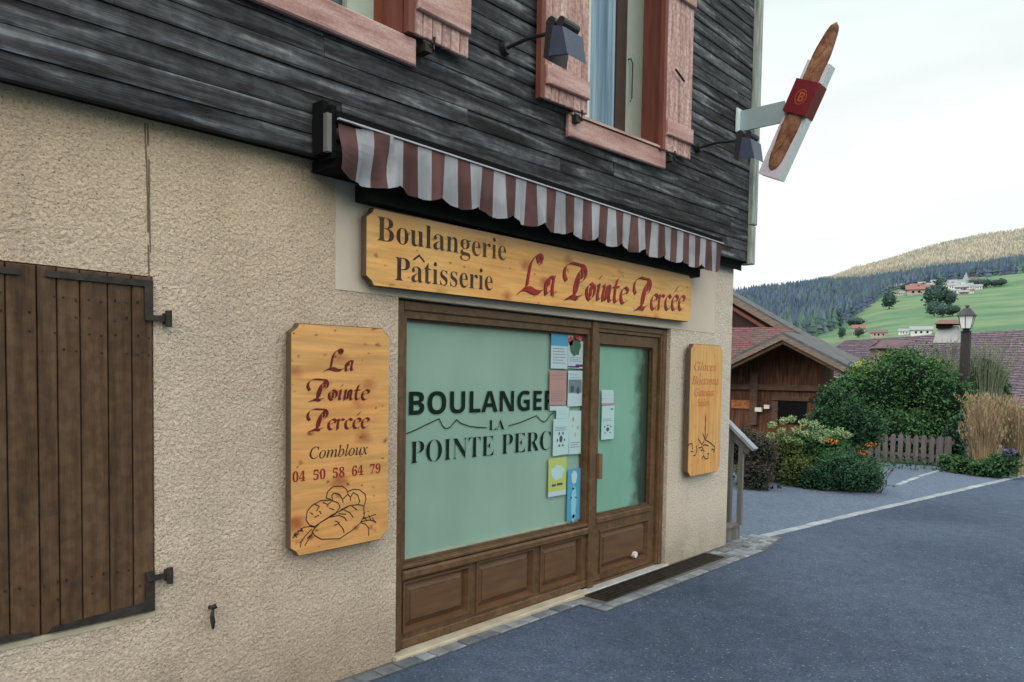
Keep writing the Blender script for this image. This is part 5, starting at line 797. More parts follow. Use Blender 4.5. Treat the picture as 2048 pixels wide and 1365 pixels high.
# ------------------------------------------------------------------ GROUND, ROAD, KERBS
def asphalt(name,ca,cb,sc_v):
    m=bpy.data.materials.new(name); m.use_nodes=True; nt=m.node_tree; N=nt.nodes; L=nt.links
    b=N['Principled BSDF']; b.inputs['Roughness'].default_value=.9; b.inputs['Specular IOR Level'].default_value=.15
    tc=N.new('ShaderNodeTexCoord')
    n1=N.new('ShaderNodeTexNoise'); n1.inputs['Scale'].default_value=.45; n1.inputs['Detail'].default_value=2; L.new(tc.outputs['Object'],n1.inputs['Vector'])
    n2=N.new('ShaderNodeTexNoise'); n2.inputs['Scale'].default_value=6; n2.inputs['Detail'].default_value=9; n2.inputs['Roughness'].default_value=.7; L.new(tc.outputs['Object'],n2.inputs['Vector'])
    ad=N.new('ShaderNodeMath'); ad.operation='MULTIPLY_ADD'; L.new(n2.outputs['Fac'],ad.inputs[0]); ad.inputs[1].default_value=1.1; L.new(n1.outputs['Fac'],ad.inputs[2])
    cr=N.new('ShaderNodeValToRGB'); e=cr.color_ramp.elements; e[0].position=.36; e[0].color=(*ca,1); e[1].position=.66; e[1].color=(*cb,1)
    hf=N.new('ShaderNodeMath'); hf.operation='MULTIPLY'; hf.inputs[1].default_value=.48; L.new(ad.outputs[0],hf.inputs[0]); L.new(hf.outputs[0],cr.inputs[0])
    v=N.new('ShaderNodeTexVoronoi'); v.inputs['Scale'].default_value=sc_v; L.new(tc.outputs['Object'],v.inputs['Vector'])
    sp=N.new('ShaderNodeSeparateColor'); L.new(v.outputs['Color'],sp.inputs[0])
    mr=N.new('ShaderNodeMapRange'); mr.inputs[3].default_value=.72; mr.inputs[4].default_value=1.28; L.new(sp.outputs[0],mr.inputs[0])
    mu=N.new('ShaderNodeMix'); mu.data_type='RGBA'; mu.blend_type='MULTIPLY'; mu.inputs[0].default_value=1; mu.clamp_result=False; L.new(cr.outputs[0],mu.inputs[6]); L.new(mr.outputs[0],mu.inputs[7])
    gt=N.new('ShaderNodeMath'); gt.operation='GREATER_THAN'; gt.inputs[1].default_value=.988; L.new(sp.outputs[1],gt.inputs[0])
    mx=N.new('ShaderNodeMix'); mx.data_type='RGBA'; L.new(gt.outputs[0],mx.inputs[0]); L.new(mu.outputs[2],mx.inputs[6]); mx.inputs[7].default_value=(.17,.19,.215,1)
    L.new(mx.outputs[2],b.inputs['Base Color'])
    bp=N.new('ShaderNodeBump'); bp.inputs['Strength'].default_value=.6; bp.inputs['Distance'].default_value=.004; L.new(v.outputs['Distance'],bp.inputs['Height']); L.new(bp.outputs[0],b.inputs['Normal'])
    return m
M_asph=asphalt('asphalt',(.035,.051,.083),(.076,.104,.158),105)
M_path=asphalt('paler_asphalt',(.085,.115,.17),(.125,.16,.22),60)
M_edge2=mat('pale_edging_stone',[(.20,.235,.26),(.30,.335,.35)],nscale=5,rough=.85,island=.14)
M_cob=mat('cobblestone',[(.09,.105,.125),(.16,.18,.20),(.23,.245,.255)],nscale=6,rough=.8,island=.3,bump=.5,bscale=60)
M_joint=flat('cobble_joint',(.10,.10,.095),.95)
M_soil=mat('dark_soil',[(.02,.022,.016),(.05,.05,.035),(.04,.06,.03)],nscale=3,rough=1)
M_mead=mat('meadow',[(.055,.130,.070),(.082,.172,.085),(.13,.19,.10)],scale=(1,1,1),nscale=.02,detail=12,rough=1,ramp=(.38,.62),fine=.25,fscale=.09,fcol=(.075,.12,.07))  # greens have distance haze mixed into them
rd=MB(); far=[(7.66,-.10),(10,-.40),(13,-.83),(15.998,-1.25),(18,-1.62),(22,-2.8),(30,-6)]
pts=[(-14,-9),(45,-16),(30,-6),(22,-2.8),(18,-1.62),(15.998,-1.25),(13,-.83),(10,-.40),(7.66,-.10),(7.66,.02),(-14,.02)]
vs=[(x,y,0.0) for x,y in pts]; rd.add(vs,[tuple(range(len(vs)))]); struct('road',rd,M_asph)
pa=MB(); pts=[(7.66,-.12),(10,-.42),(13,-.85),(15.998,-1.27),(16.4,-1.0),(16.7,-.3),(16.85,.3),(16.6,1.2),(16,1.9),(12.6,2.6),(7.0,6),(7.0,.0),(7.66,.0)]
pa.add([(x,y,-.004) for x,y in pts],[tuple(range(len(pts)))]); struct('path',pa,M_path)
# cobble rows
cb=MB(); random.seed(8)
def cobble(x,y,l,wd,ang,h=.012,z0=-.03):
    ca,sa=math.cos(ang),math.sin(ang); b=.010
    def q(hx,hy,z): return [(x+a*ca-c*sa,y+a*sa+c*ca,z) for a,c in ((-hx,-hy),(hx,-hy),(hx,hy),(-hx,hy))]
    vs=q(l/2,wd/2,z0)+q(l/2,wd/2,h-.006)+q(l/2-b,wd/2-b,h); fs=[(8,9,10,11)]
    for o in (0,4):
        for i in range(4): fs.append((o+i,o+(i+1)%4,o+4+(i+1)%4,o+4+i))
    cb.add(vs,fs)
def crow(p,q,l,wd,h=.012):
    d=math.hypot(q[0]-p[0],q[1]-p[1]); a=math.atan2(q[1]-p[1],q[0]-p[0]); t=0
    while t<d:
        ll=l*random.uniform(.75,1.25); ll=min(ll,d-t)
        if ll>.03: cobble(p[0]+math.cos(a)*(t+ll/2),p[1]+math.sin(a)*(t+ll/2),ll-.012,wd*random.uniform(.86,1.0),a+random.uniform(-.04,.04),h+random.uniform(-.003,.004))
        t+=ll
crow((-2,-.075),(4.42,-.085),.125,.10)
crow((4.42,-.06),(4.42,-.36),.10,.10)
crow((4.48,-.30),(7.0,-.34),.115,.09)
crow((6.55,-.09),(7.0,-.10),.11,.09); crow((6.55,-.19),(7.0,-.20),.11,.09); crow((6.55,-.27),(7.5,-.27),.11,.08)
crow((7.0,-.31),(7.75,-.22),.11,.09); crow((7.03,.0),(7.7,-.02),.11,.09); crow((7.03,-.10),(7.72,-.11),.11,.09); crow((7.03,-.2),(7.7,-.19),.11,.09); crow((7.03,.1),(7.6,.08),.11,.09); crow((7.03,.2),(7.5,.18),.11,.09)
struct('kerb',cb,M_cob)
cb=MB()
for a,b in zip(far[:4],far[1:5]): crow(a,b,.22,.11,.010)
struct('road_edging',cb,M_edge2)
jt=MB(); jt.add([(x,y,.004) for x,y in ((-2,-.13),(4.36,-.14),(4.36,-.36),(7.05,-.39),(7.78,-.27),(7.7,.0),(7.5,.25),(6.99,.25),(6.99,-.002),(-2,-.002))],[tuple(range(10))]); struct('gutter_bed',jt,M_joint)
cb=MB()
crow((13.2,.0),(14.6,.03),.17,.09,.006); crow((14.75,.03),(15.9,.0),.17,.09,.006); crow((15.9,.0),(16.6,-.25),.17,.09,.006)
struct('path_edging',cb,M_edge2)
# drain grate
gr=thing('drain_grate',(5.5,-.13,0),'long dark metal drain grate set in cobbles before the shop door','drain grate')
q=MB(); q.box(4.56,6.48,-.235,-.228,.0,.014); q.box(4.56,6.48,-.042,-.035,.0,.014); q.box(4.56,4.567,-.228,-.042,.0,.014); q.box(6.473,6.48,-.228,-.042,.0,.014)
q.build('grate_frame',M_iron,gr)
q=MB(); x=4.575
while x<6.468: q.box(x,x+.006,-.228,-.042,.004,.012); x+=.020
for yy in (-.18,-.135,-.09): q.box(4.568,6.47,yy-.002,yy+.002,.004,.0118)
q.build('grate_bars',M_iron,gr)
MB().add([(4.56,-.235,.0055),(6.48,-.235,.0055),(6.48,-.035,.0055),(4.56,-.035,.0055)],[(0,1,2,3)]).build('drain_channel',M_gap,gr)

# steps and handrail behind the corner
st=thing('wooden_stairs',(7.3,.35,0),'grey wooden outside stairs with sloping handrail just behind the bakery corner','stairs')
M_gw=mat('grey_weathered_wood',[(.09,.085,.08),(.17,.165,.155)],scale=(6,6,.8),nscale=4,rough=.85,bump=.4,bscale=14,bstretch=(8,8,1))
M_cap=mat('pale_rail_cap',[(.20,.22,.25),(.30,.33,.37)],scale=(1,1,1),nscale=6,rough=.7)
for i in range(4):
    y0=.02+i*.28; q=MB(); q.box(7.03,7.42,y0,y0+.30,.165*(i+1)-.02,.165*(i+1)); q.box(7.03,7.40,y0+.02,y0+.3,.0 if i==0 else .165*i+.001,.165*(i+1)-.021); q.build('step',M_gw,st)
def bar(mb,a,b,w_,h_):
    a=Vector(a);b=Vector(b); d=(b-a).normalized(); s=Vector((1,0,0))*w_/2; n=d.cross(Vector((1,0,0))).normalized()*h_/2
    mb.hexa([a-s-n,a+s-n,b+s-n,b-s-n,a-s+n,a+s+n,b+s+n,b-s+n])
q=MB(); bar(q,(7.36,-.12,.945),(7.36,1.0,1.93),.10,.030); q.build('handrail',M_cap,st)
q=MB(); bar(q,(7.37,-.06,.925),(7.37,1.0,1.86),.04,.09); q.build('lower_rail',M_gw,st)
for (y,w_,z0) in ((.03,.045,.166),(.15,.05,.166),(.42,.05,.33),(.70,.05,.5)):
    q=MB(); zt=.90+.88*(y+.06)-.03; q.box(7.345,7.39,y-w_/2,y+w_/2,z0,zt); q.build('baluster',M_gw,st)

# ------------------------------------------------------------------ VEGETATION
def leafmat(name,cols,island=.35,ns=2.2,trans=.0):
    m=mat(name,cols,nscale=ns,detail=3,rough=.65,island=island,spec=.25)
    return m
def foliage(mb,blobs,n,size,seed,flat_=.0,fill=.55,zmin=None,aspect=1.6):
    rnd=random.Random(seed); tot=sum((b[3]*b[4]*b[5])**(2/3) for b in blobs)
    for b in blobs:
        k=int(n*((b[3]*b[4]*b[5])**(2/3))/tot)
        for _ in range(k):
            while True:
                d=Vector((rnd.gauss(0,1),rnd.gauss(0,1),rnd.gauss(0,1)))
                if d.length>.01: break
            d.normalize(); rr=(1-rnd.random()*rnd.random()*fill)
            q=noise.noise(Vector((d.x*2.2+b[0],d.y*2.2+b[1],d.z*2.2+seed)))
            q2=noise.noise(Vector((d.x*6+b[0],d.y*6+b[1],d.z*6+seed)))
            rr*=1+.42*q+.24*q2
            if rnd.random()<.08: rr*=1.05+rnd.random()*.22
            p=Vector((b[0]+d.x*b[3]*rr,b[1]+d.y*b[4]*rr,b[2]+d.z*b[5]*rr))
            if zmin is not None and p.z<zmin: continue
            s=size*rnd.uniform(.55,1.35)
            a=Vector((rnd.gauss(0,1),rnd.gauss(0,1),rnd.gauss(0,.7))); a=(a+d*.8).normalized()
            c=a.cross(Vector((rnd.gauss(0,1),rnd.gauss(0,1),rnd.gauss(0,1)))).normalized()
            mb.add([p-c*s*.5/aspect,p+a*s*.5-c*s*.1,p+c*s*.5/aspect+a*s*.1,p-a*s*.5],[(0,1,2,3)])
    return mb
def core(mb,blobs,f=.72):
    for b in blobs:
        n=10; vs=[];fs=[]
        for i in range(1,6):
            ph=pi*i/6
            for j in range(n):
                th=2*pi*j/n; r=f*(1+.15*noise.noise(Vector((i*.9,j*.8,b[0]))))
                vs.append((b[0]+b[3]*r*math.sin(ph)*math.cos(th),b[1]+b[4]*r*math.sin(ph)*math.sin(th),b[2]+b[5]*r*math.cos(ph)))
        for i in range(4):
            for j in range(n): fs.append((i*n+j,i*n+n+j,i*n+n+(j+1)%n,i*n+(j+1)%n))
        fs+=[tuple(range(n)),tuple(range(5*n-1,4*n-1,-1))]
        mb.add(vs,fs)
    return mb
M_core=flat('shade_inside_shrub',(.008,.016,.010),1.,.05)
M_stem=flat('brown_stem',(.05,.035,.025),.9)
def shrub(name,loc,lab,cat,blobs,n,size,m,seed,coref=.72,zmin=.0,stems=3,fill=.55,group=None):
    t=thing(name,loc,lab,cat,group)
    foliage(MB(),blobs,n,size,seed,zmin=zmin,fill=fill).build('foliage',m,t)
    core(MB(),blobs,coref).build('shade_core',M_core,t)  # dark blob paints the shade between the leaves
    q=MB(); rnd=random.Random(seed)
    for i in range(stems):
        b=blobs[rnd.randrange(len(blobs))]; q.tube([(loc[0]+rnd.uniform(-.1,.1),loc[1]+rnd.uniform(-.1,.1),loc[2]),(b[0],b[1],b[2])],[.03,.012],6)
    q.build('stem',M_stem,t); return t
def BX(px,py,X,rpx,rpz,ry=None):
    # blob with centre at photo pixel on plane X, radii given in photo pixels
    c=AX(px,py,X); e=AX(px+rpx,py,X); g=AX(px,py-rpz,X); ry_=abs(e.y-c.y); rz=abs(g.z-c.z)
    return (c.x,c.y,c.z,ry if ry else ry_*.8,ry_,rz)
L_dark=leafmat('dark_green_leaves',[(.014,.048,.024),(.026,.080,.034),(.05,.12,.045)])
L_mid=leafmat('mid_green_leaves',[(.020,.068,.026),(.040,.112,.038),(.08,.165,.055)])
L_blue=leafmat('blue_green_leaves',[(.015,.05,.032),(.026,.078,.046),(.05,.115,.07)])
L_lime=leafmat('lime_yellow_leaves',[(.12,.20,.02),(.22,.30,.03),(.34,.36,.04)])
L_brown=leafmat('brownish_leaves',[(.035,.035,.03),(.065,.06,.045),(.09,.07,.055)])
L_tan=leafmat('tan_grass',[(.20,.145,.08),(.31,.235,.14),(.39,.31,.19)],island=.3)
L_olive=leafmat('olive_leaves',[(.05,.075,.022),(.085,.12,.032),(.14,.15,.045)])
M_bloom=leafmat('pale_green_bloom',[(.17,.28,.10),(.28,.38,.18),(.40,.47,.28)],island=.2)
M_orangef=leafmat('orange_flowers',[(.50,.12,.01),(.65,.22,.02)],island=.2)
M_purple=leafmat('purple_flowers',[(.16,.09,.32),(.24,.15,.42)],island=.2)
M_whitef=leafmat('white_flowers',[(.6,.6,.55),(.75,.75,.7)],island=.1)

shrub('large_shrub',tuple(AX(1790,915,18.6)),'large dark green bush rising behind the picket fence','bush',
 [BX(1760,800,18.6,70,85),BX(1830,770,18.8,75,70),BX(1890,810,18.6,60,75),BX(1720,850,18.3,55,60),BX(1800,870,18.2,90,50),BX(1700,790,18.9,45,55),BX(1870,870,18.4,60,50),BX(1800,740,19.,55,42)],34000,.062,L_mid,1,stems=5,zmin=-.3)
shrub('yellow_green_shrub',tuple(AX(1790,760,19.6)),'bright yellow green top growth behind the large dark bush','bush',
 [BX(1800,728,19.6,45,22),BX(1730,745,19.4,32,22),BX(1850,735,19.7,40,18)],2400,.075,L_lime,2,coref=.5,zmin=None)
shrub('round_shrub',tuple(AX(1960,800,20.5)),'feathery mid green bush right of the street lamp','bush',
 [BX(1960,765,20.5,50,48),BX(1925,790,20.3,35,40),BX(1990,790,20.6,32,35)],10000,.06,L_mid,3,zmin=None)
shrub('blue_green_shrub',tuple(AX(1690,900,15.8)),'blue green shrub between the small chalet and the fence','bush',
 [BX(1665,810,15.8,38,38),BX(1700,845,15.6,45,45),BX(1650,850,15.5,40,40),BX(1735,860,15.8,35,35)],11000,.052,L_dark,4,zmin=None)
fb=shrub('flowering_shrub',tuple(AX(1620,985,12.4)),'flower bed bush of olive and green leaves topped with pale hydrangea heads','bush',
 [BX(1590,915,12.5,60,48),BX(1660,940,12.3,60,42),BX(1720,950,12.4,42,36),BX(1560,950,12.2,45,38),BX(1640,890,12.7,55,32)],14000,.048,L_mid,5,zmin=-.02)
shrub('olive_shrub',tuple(AX(1560,980,12.0)),'low olive green bush at the front of the flower bed','bush',
 [BX(1565,910,12.1,40,40),BX(1600,945,11.9,42,34)],6000,.045,L_olive,15,zmin=-.02)
shrub('dark_fir_shrub',tuple(AX(1680,985,11.9)),'fine leaved dark green shrub spreading over the path edge','bush',
 [BX(1690,945,11.9,65,38),BX(1640,960,11.8,45,30),BX(1735,962,12.,30,24)],13000,.034,leafmat('fir_green_leaves',[(.018,.06,.03),(.03,.09,.045),(.05,.13,.06)]),16,zmin=-.02)
shrub('brown_shrub',tuple(AX(1495,975,11.2)),'brownish shrub against the bakery corner beside the handrail','bush',
 [BX(1480,895,11.4,42,40),BX(1520,915,11.2,35,45),BX(1510,955,11.,32,35)],8000,.042,L_brown,6,zmin=-.02)
hy=MB(); rnd=random.Random(5)
for (px,py) in ((1566,842),(1580,838),(1605,845),(1548,850),(1560,862),(1590,860),(1628,848),(1640,858),(1660,866),(1680,862),(1540,872),(1612,868),(1575,880),(1600,885),(1650,880),(1690,870),(1634,872)):
    c=AX(px+rnd.uniform(-4,4),py,12.1+rnd.uniform(-.15,.15)); foliage(hy,[(c.x,c.y,c.z,.065,.075,.055)],110,.034,px,fill=.3)
hy.build('blossom',M_bloom,fb)
hy=MB()
for (px,py) in ((1652,880),(1668,884),(1726,905),(1740,890),(1722,925)):
    c=AX(px,py,12.); foliage(hy,[(c.x,c.y,c.z,.05,.08,.03)],40,.03,px,fill=.3)
hy.build('orange_blossom',M_orangef,fb)
def grassclump(name,loc,lab,n,h,spread,m,seed,lean=.5,group=None,wd=.012):
    t=thing(name,loc,lab,'ornamental grass',group); q=MB(); rnd=random.Random(seed)
    for _ in range(n):
        a=rnd.uniform(0,2*pi); r0_=rnd.random()**.7*spread*.35; b=Vector(loc)+Vector((math.cos(a)*r0_,math.sin(a)*r0_,0))
        hh=h*rnd.uniform(.45,1.05); o=Vector((math.cos(a),math.sin(a),0))*spread*rnd.uniform(.2,1)*lean
        pr=Vector((-math.sin(a+rnd.uniform(-1,1)),math.cos(a+rnd.uniform(-1,1)),0))*wd
        vs=[];fs=[]
        for i in range(5):
            tt=i/4; p=b+Vector((0,0,hh*(tt-.12*tt**3)))+o*tt**2; w_=1.2-tt*.9
            vs+= [p-pr*w_*.5,p+pr*w_*.5]
        for i in range(4): fs.append((2*i,2*i+1,2*i+3,2*i+2))
        q.add(vs,fs)
        if rnd.random()<.3: # seed plume
            p=b+Vector((0,0,hh*.88))+o; 
            for k in range(4):
                d=Vector((rnd.gauss(0,1),rnd.gauss(0,1),rnd.gauss(0,1))).normalized()*.013; q.add([p-d,p+Vector((0,0,.06))+d*.5,p+d],[(0,1,2)]); p=p+Vector((rnd.uniform(-.03,.03),rnd.uniform(-.03,.03),.03))
    q.build('blades',m,t); return t
g0=AX(1965,938,16.); g0=(g0.x,g0.y,0.0)
grassclump('ornamental_grass',g0,'tall tan feathery grass clump at the right end of the garden',1300,1.50,.52,L_tan,1)
g1=AX(2035,935,16.4); grassclump('ornamental_grass',(g1.x,g1.y,0),'tan grass clump at the far right edge behind the purple flowers',800,1.45,.42,L_tan,2)
shrub('low_plant',tuple(AX(1960,948,15.9)),'low dark green plants at the foot of the tan grass','plant',
 [BX(1925,935,15.9,30,22),BX(1965,940,15.7,32,18),BX(2005,932,15.6,35,22),BX(1900,925,16.2,25,16)],3200,.06,L_mid,8,zmin=.0)
fl_=shrub('purple_flowers',tuple(AX(2022,920,15.7)),'low plant with small purple flowers at the right edge of the photo','plant',
 [BX(2022,912,15.7,16,14)],420,.05,L_blue,9,zmin=0); q=MB(); foliage(q,[BX(2022,905,15.6,14,9)],70,.035,10); q.build('blossom',M_purple,fl_)
shrub('shadowy_shrub',tuple(AX(1905,930,17.3)),'dark bluish shrub between picket fence and tan grass','bush',
 [BX(1905,885,17.3,28,30),BX(1925,860,17.5,25,35)],1900,.07,L_blue,12,zmin=0)
shrub('brown_hedge',tuple(AX(2030,900,17.8)),'dark brown green bush behind the right tan grass','bush',
 [BX(2030,865,18.,40,40)],1500,.07,L_brown,13,zmin=0)
# dry flower stems leaning over the path
t=thing('dry_flower_stems',tuple(AX(1755,985,11.9)),'dead flower stems leaning onto the path right of the flower bed','plant'); q=MB(); rnd=random.Random(6); b0=AX(1748,975,12.)
for i in range(16):
    p=Vector((b0.x,b0.y+rnd.uniform(-.1,.1),0)); e=p+Vector((rnd.uniform(-.2,.1),rnd.uniform(-.32,.05),rnd.uniform(.05,.45))); q.tube([p,(p+e)/2+Vector((0,0,.06)),e],.004,4); foliage(q,[(e.x,e.y,e.z,.02,.02,.02)],8,.03,i)
q.build('stem',L_brown,t)
# wispy grass above the right bush
g2=AX(1900,760,20.); grassclump('wispy_grass',(g2.x,g2.y,g2.z-.5),'pale wispy grass plumes rising behind the street lamp post',420,1.45,.9,leafmat('pale_wisps',[(.12,.16,.10),(.2,.23,.16)]),5,wd=.010)
g2=AX(1975,760,20.2); grassclump('wispy_grass',(g2.x,g2.y,g2.z-.5),'pale wispy grass plumes above the round bush at the right',420,1.5,.9,bpy.data.materials['pale_wisps'],6,wd=.010)
# climbing ground cover under the shrubs
gc=MB(); foliage(gc,[(16.6,.8,.02,.9,1.3,.12),(13.,1.9,.02,1.9,.8,.12),(16.9,-.6,.02,.5,.7,.12)],2600,.07,77,zmin=0); tag(gc.build('ground_cover',L_dark),'low green ground cover under the garden shrubs','ground cover',kind='stuff')

# picket fence
M_fence=mat('mauve_grey_pickets',[(.10,.085,.09),(.17,.15,.155)],scale=(5,5,.8),nscale=5,rough=.85,island=.2,bump=.3,bscale=20,bstretch=(6,6,1))
fe=thing('picket_fence',(17.0,.65,0),'low weathered grey picket fence with rounded tops in front of the large bush','fence')
for i in range(11):
    y=1.50-i*.145; q=MB(); w_=.092 if i<9 else .125; zt=.585+.02*math.sin(i*2.1)
    P=[(-w_/2,.02),(w_/2,.02),(w_/2,zt-.05),(w_*.3,zt-.012),(0,zt),(-w_*.3,zt-.012),(-w_/2,zt-.05)]
    vs=[(16.98,y-a,z) for a,z in P]+[(17.0,y-a,z) for a,z in P]; n=len(P)
    q.add(vs,[tuple(range(n)),tuple(range(2*n-1,n-1,-1))]+[(i_,i_+n,(i_+1)%n+n,(i_+1)%n) for i_ in range(n)]); q.build('picket',M_fence,fe)
for z in (.15,.44):
    q=MB(); q.box(17.001,17.04,-.05,1.6,z,z+.06); q.build('rail',M_fence,fe)

# ------------------------------------------------------------------ STREET LAMP
lp=AX(1930,720,19.); lx,ly=19.,lp.y
sl=thing('street_lamp',(lx,ly,0),'black lantern street lamp with white glass on a dark post','street lamp')
q=MB(); q.box(lx-.085,lx+.085,ly-.085,ly+.085,-.5,2.80); q.build('post',flat('dark_post',(.030,.025,.028),.7),sl)
q=MB(); q.tube([(lx,ly,2.80),(lx,ly,2.84),(lx,ly,2.87)],[.13,.06,.10],8); q.build('lantern_base',M_black,sl)
q=MB(); 
def frus(mb,z0,r0_,z1,r1,n=6,ph=0):
    vs=[(lx+r0_*math.cos(2*pi*i/n+ph),ly+r0_*math.sin(2*pi*i/n+ph),z0) for i in range(n)]+[(lx+r1*math.cos(2*pi*i/n+ph),ly+r1*math.sin(2*pi*i/n+ph),z1) for i in range(n)]
    mb.add(vs,[(i,(i+1)%n,(i+1)%n+n,i+n) for i in range(n)]+[tuple(range(n))[::-1],tuple(range(n,2*n))])
frus(q,2.87,.105,3.14,.165); q.build('lantern_glass',flat('white_lantern_glass',(.72,.76,.76),.3,.5,v=.03),sl)
q=MB(); frus(q,3.14,.215,3.165,.21); frus(q,3.166,.20,3.25,.13); frus(q,3.251,.12,3.31,.075); frus(q,3.311,.03,3.35,.03); frus(q,3.351,.06,3.375,.05); q.build('lantern_roof',M_black,sl)
q=MB()
for i in range(6):
    a=2*pi*i/6; q.tube([(lx+.108*math.cos(a),ly+.108*math.sin(a),2.87),(lx+.168*math.cos(a),ly+.168*math.sin(a),3.14)],.008,4)
q.build('lantern_frame',M_black,sl)

# ------------------------------------------------------------------ CHALETS
M_cw=mat('chalet_boards',[(.035,.014,.008),(.085,.034,.018),(.14,.062,.030)],scale=(1,6,.6),nscale=2.5,rough=.75,bump=.3,bscale=10,bstretch=(6,6,1))
M_beam=mat('chalet_beams',[(.06,.034,.025),(.11,.064,.046)],scale=(1,1,4),nscale=3,rough=.75)
M_verge=mat('weathered_verge',[(.11,.085,.068),(.21,.165,.135)],scale=(1,1,6),nscale=3,rough=.8)
M_slate=mat('grey_roof_edge',[(.05,.055,.06),(.10,.105,.11)],nscale=4,rough=.7)
def rooftile(name,a,b,sx,sz):
    m=bpy.data.materials.new(name); m.use_nodes=True; nt=m.node_tree; N=nt.nodes; L=nt.links
    bs_=N['Principled BSDF']; bs_.inputs['Roughness'].default_value=.8; tc=N.new('ShaderNodeTexCoord')
    br=N.new('ShaderNodeTexBrick'); br.inputs['Scale'].default_value=1; br.inputs['Brick Width'].default_value=sx; br.inputs['Row Height'].default_value=sz; br.inputs['Mortar Size'].default_value=.035; br.inputs['Mortar Smooth'].default_value=.6; br.inputs['Bias'].default_value=-.2
    br.inputs['Color1'].default_value=(*a,1); br.inputs['Color2'].default_value=(*b,1); br.inputs['Mortar'].default_value=(a[0]*.25,a[1]*.25,a[2]*.3,1)
    sp=N.new('ShaderNodeSeparateXYZ'); cbn=N.new('ShaderNodeCombineXYZ'); L.new(tc.outputs['Object'],sp.inputs[0]); L.new(sp.outputs['Y'],cbn.inputs[0]); L.new(sp.outputs['Z'],cbn.inputs[1])
    nz_=N.new('ShaderNodeTexNoise'); nz_.inputs['Scale'].default_value=1.2; L.new(tc.outputs['Object'],nz_.inputs['Vector'])
    ma=N.new('ShaderNodeMix'); ma.data_type='RGBA'; ma.blend_type='ADD'; ma.inputs[0].default_value=.10; L.new(cbn.outputs[0],ma.inputs[6]); L.new(nz_.outputs['Color'],ma.inputs[7]); L.new(ma.outputs[2],br.inputs['Vector'])
    n2=N.new('ShaderNodeTexNoise'); n2.inputs['Scale'].default_value=3; n2.inputs['Detail'].default_value=5; L.new(tc.outputs['Object'],n2.inputs['Vector'])
    mx=N.new('ShaderNodeMix'); mx.data_type='RGBA'; mx.blend_type='MULTIPLY'; mx.inputs[0].default_value=.7; L.new(br.outputs['Color'],mx.inputs[6]); 
    cr=N.new('ShaderNodeValToRGB'); cr.color_ramp.elements[0].position=.35; cr.color_ramp.elements[0].color=(.55,.55,.6,1); cr.color_ramp.elements[1].position=.6; L.new(n2.outputs['Fac'],cr.inputs[0]); L.new(cr.outputs[0],mx.inputs[7])
    L.new(mx.outputs[2],bs_.inputs['Base Color']); return m
M_redtile=rooftile('red_tiles',(.165,.058,.058),(.12,.048,.052),.5,.105)
M_purptile=rooftile('mauve_tiles',(.17,.12,.15),(.125,.095,.125),.55,.10)
sc_=thing('garden_chalet',tuple(AX(1560,900,27.)),'small dark timber chalet with wide low gable behind the flower bed','chalet')
# gable roof: apex, eaves in photo positions on plane x=25 (front) running back to x=33
A=AX(1565,664,25.); EL=AX(1395,748,25.); ER=AX(1702,734,25.)
def roof_slab(mb,a,e,x0,x1,th,mi=0):
    mb.hexa([(x0,a.y,a.z-th),(x1,a.y,a.z-th),(x1,e.y,e.z-th),(x0,e.y,e.z-th),(x0,a.y,a.z),(x1,a.y,a.z),(x1,e.y,e.z),(x0,e.y,e.z)],mi)
q=MB(); roof_slab(q,A,EL,25,28,.10); roof_slab(q,A,ER,25,28,.10); q.build('roof',M_slate,sc_)
q=MB()
for (e) in (EL,ER):
    a2=A+Vector((-.03,0,-.101)); e2=e+Vector((-.03,0,-.101)); roof_slab(q,a2,e2,24.97,25.03,.17)
q.build('verge_board',M_verge,sc_)
q=MB()
for (e) in (EL,ER):
    a2=A+Vector((0,0,-.272)); e2=e+Vector((0,0,-.272)); roof_slab(q,a2,e2,25.06,25.2,.13)
q.build('barge_beam',M_beam,sc_)
wy0=AX(1430,800,26.5).y; wy1=AX(1640,800,26.5).y
q=MB(); apz=A.z-.35
zl=lambda y: (A.z-.12)+(ER.z-A.z)*((y-A.y)/(ER.y-A.y)) if y<A.y else (A.z-.12)+(EL.z-A.z)*((y-A.y)/(EL.y-A.y))
q.add([(26.5,wy0,-1),(26.5,wy1,-1),(26.5,wy1,zl(wy1)),(26.5,A.y,A.z-.12),(26.5,wy0,zl(wy0))],[(0,1,2,3,4)])
q.add([(26.5,wy1,-1),(27.8,wy1,-1),(27.8,wy1,zl(wy1)),(26.5,wy1,zl(wy1))],[(0,1,2,3)]); q.add([(27.8,wy0,-1),(26.5,wy0,-1),(26.5,wy0,zl(wy0)),(27.8,wy0,zl(wy0))],[(0,1,2,3)])
q.build('wall',M_cw,sc_)
def pxbox(mb,px0,py0,px1,py1,X,d=.10):
    a=AX(px0,py0,X);b=AX(px1,py1,X); mb.box(X-d,X,min(a.y,b.y),max(a.y,b.y),min(a.z,b.z),max(a.z,b.z))
q=MB(); pxbox(q,1440,768,1640,783,26.49,.12); q.build('beam',M_beam,sc_)
q=MB(); pxbox(q,1504,745,1516,850,26.49,.16); q.build('beam',M_beam,sc_)
q=MB(); pxbox(q,1478,735,1486,767,26.49,.08); q.build('beam',M_beam,sc_)
q=MB(); pxbox(q,1545,792,1620,803,26.49,.09); pxbox(q,1545,803,1556,850,26.49,.09); q.build('window_frame',M_beam,sc_)
q=MB(); pxbox(q,1556,803,1612,850,26.49,.03); q.build('window',M_gap,sc_)
q=MB(); pxbox(q,1464,800,1500,818,26.49,.06); q.build('firewood',mat('orange_logs',[(.20,.07,.03),(.42,.17,.07)],nscale=8,rough=.8),sc_)
q=MB(); pxbox(q,1512,815,1525,824,26.4,.1); pxbox(q,1530,810,1540,818,26.4,.1); q.build('white_pot',M_white,sc_)
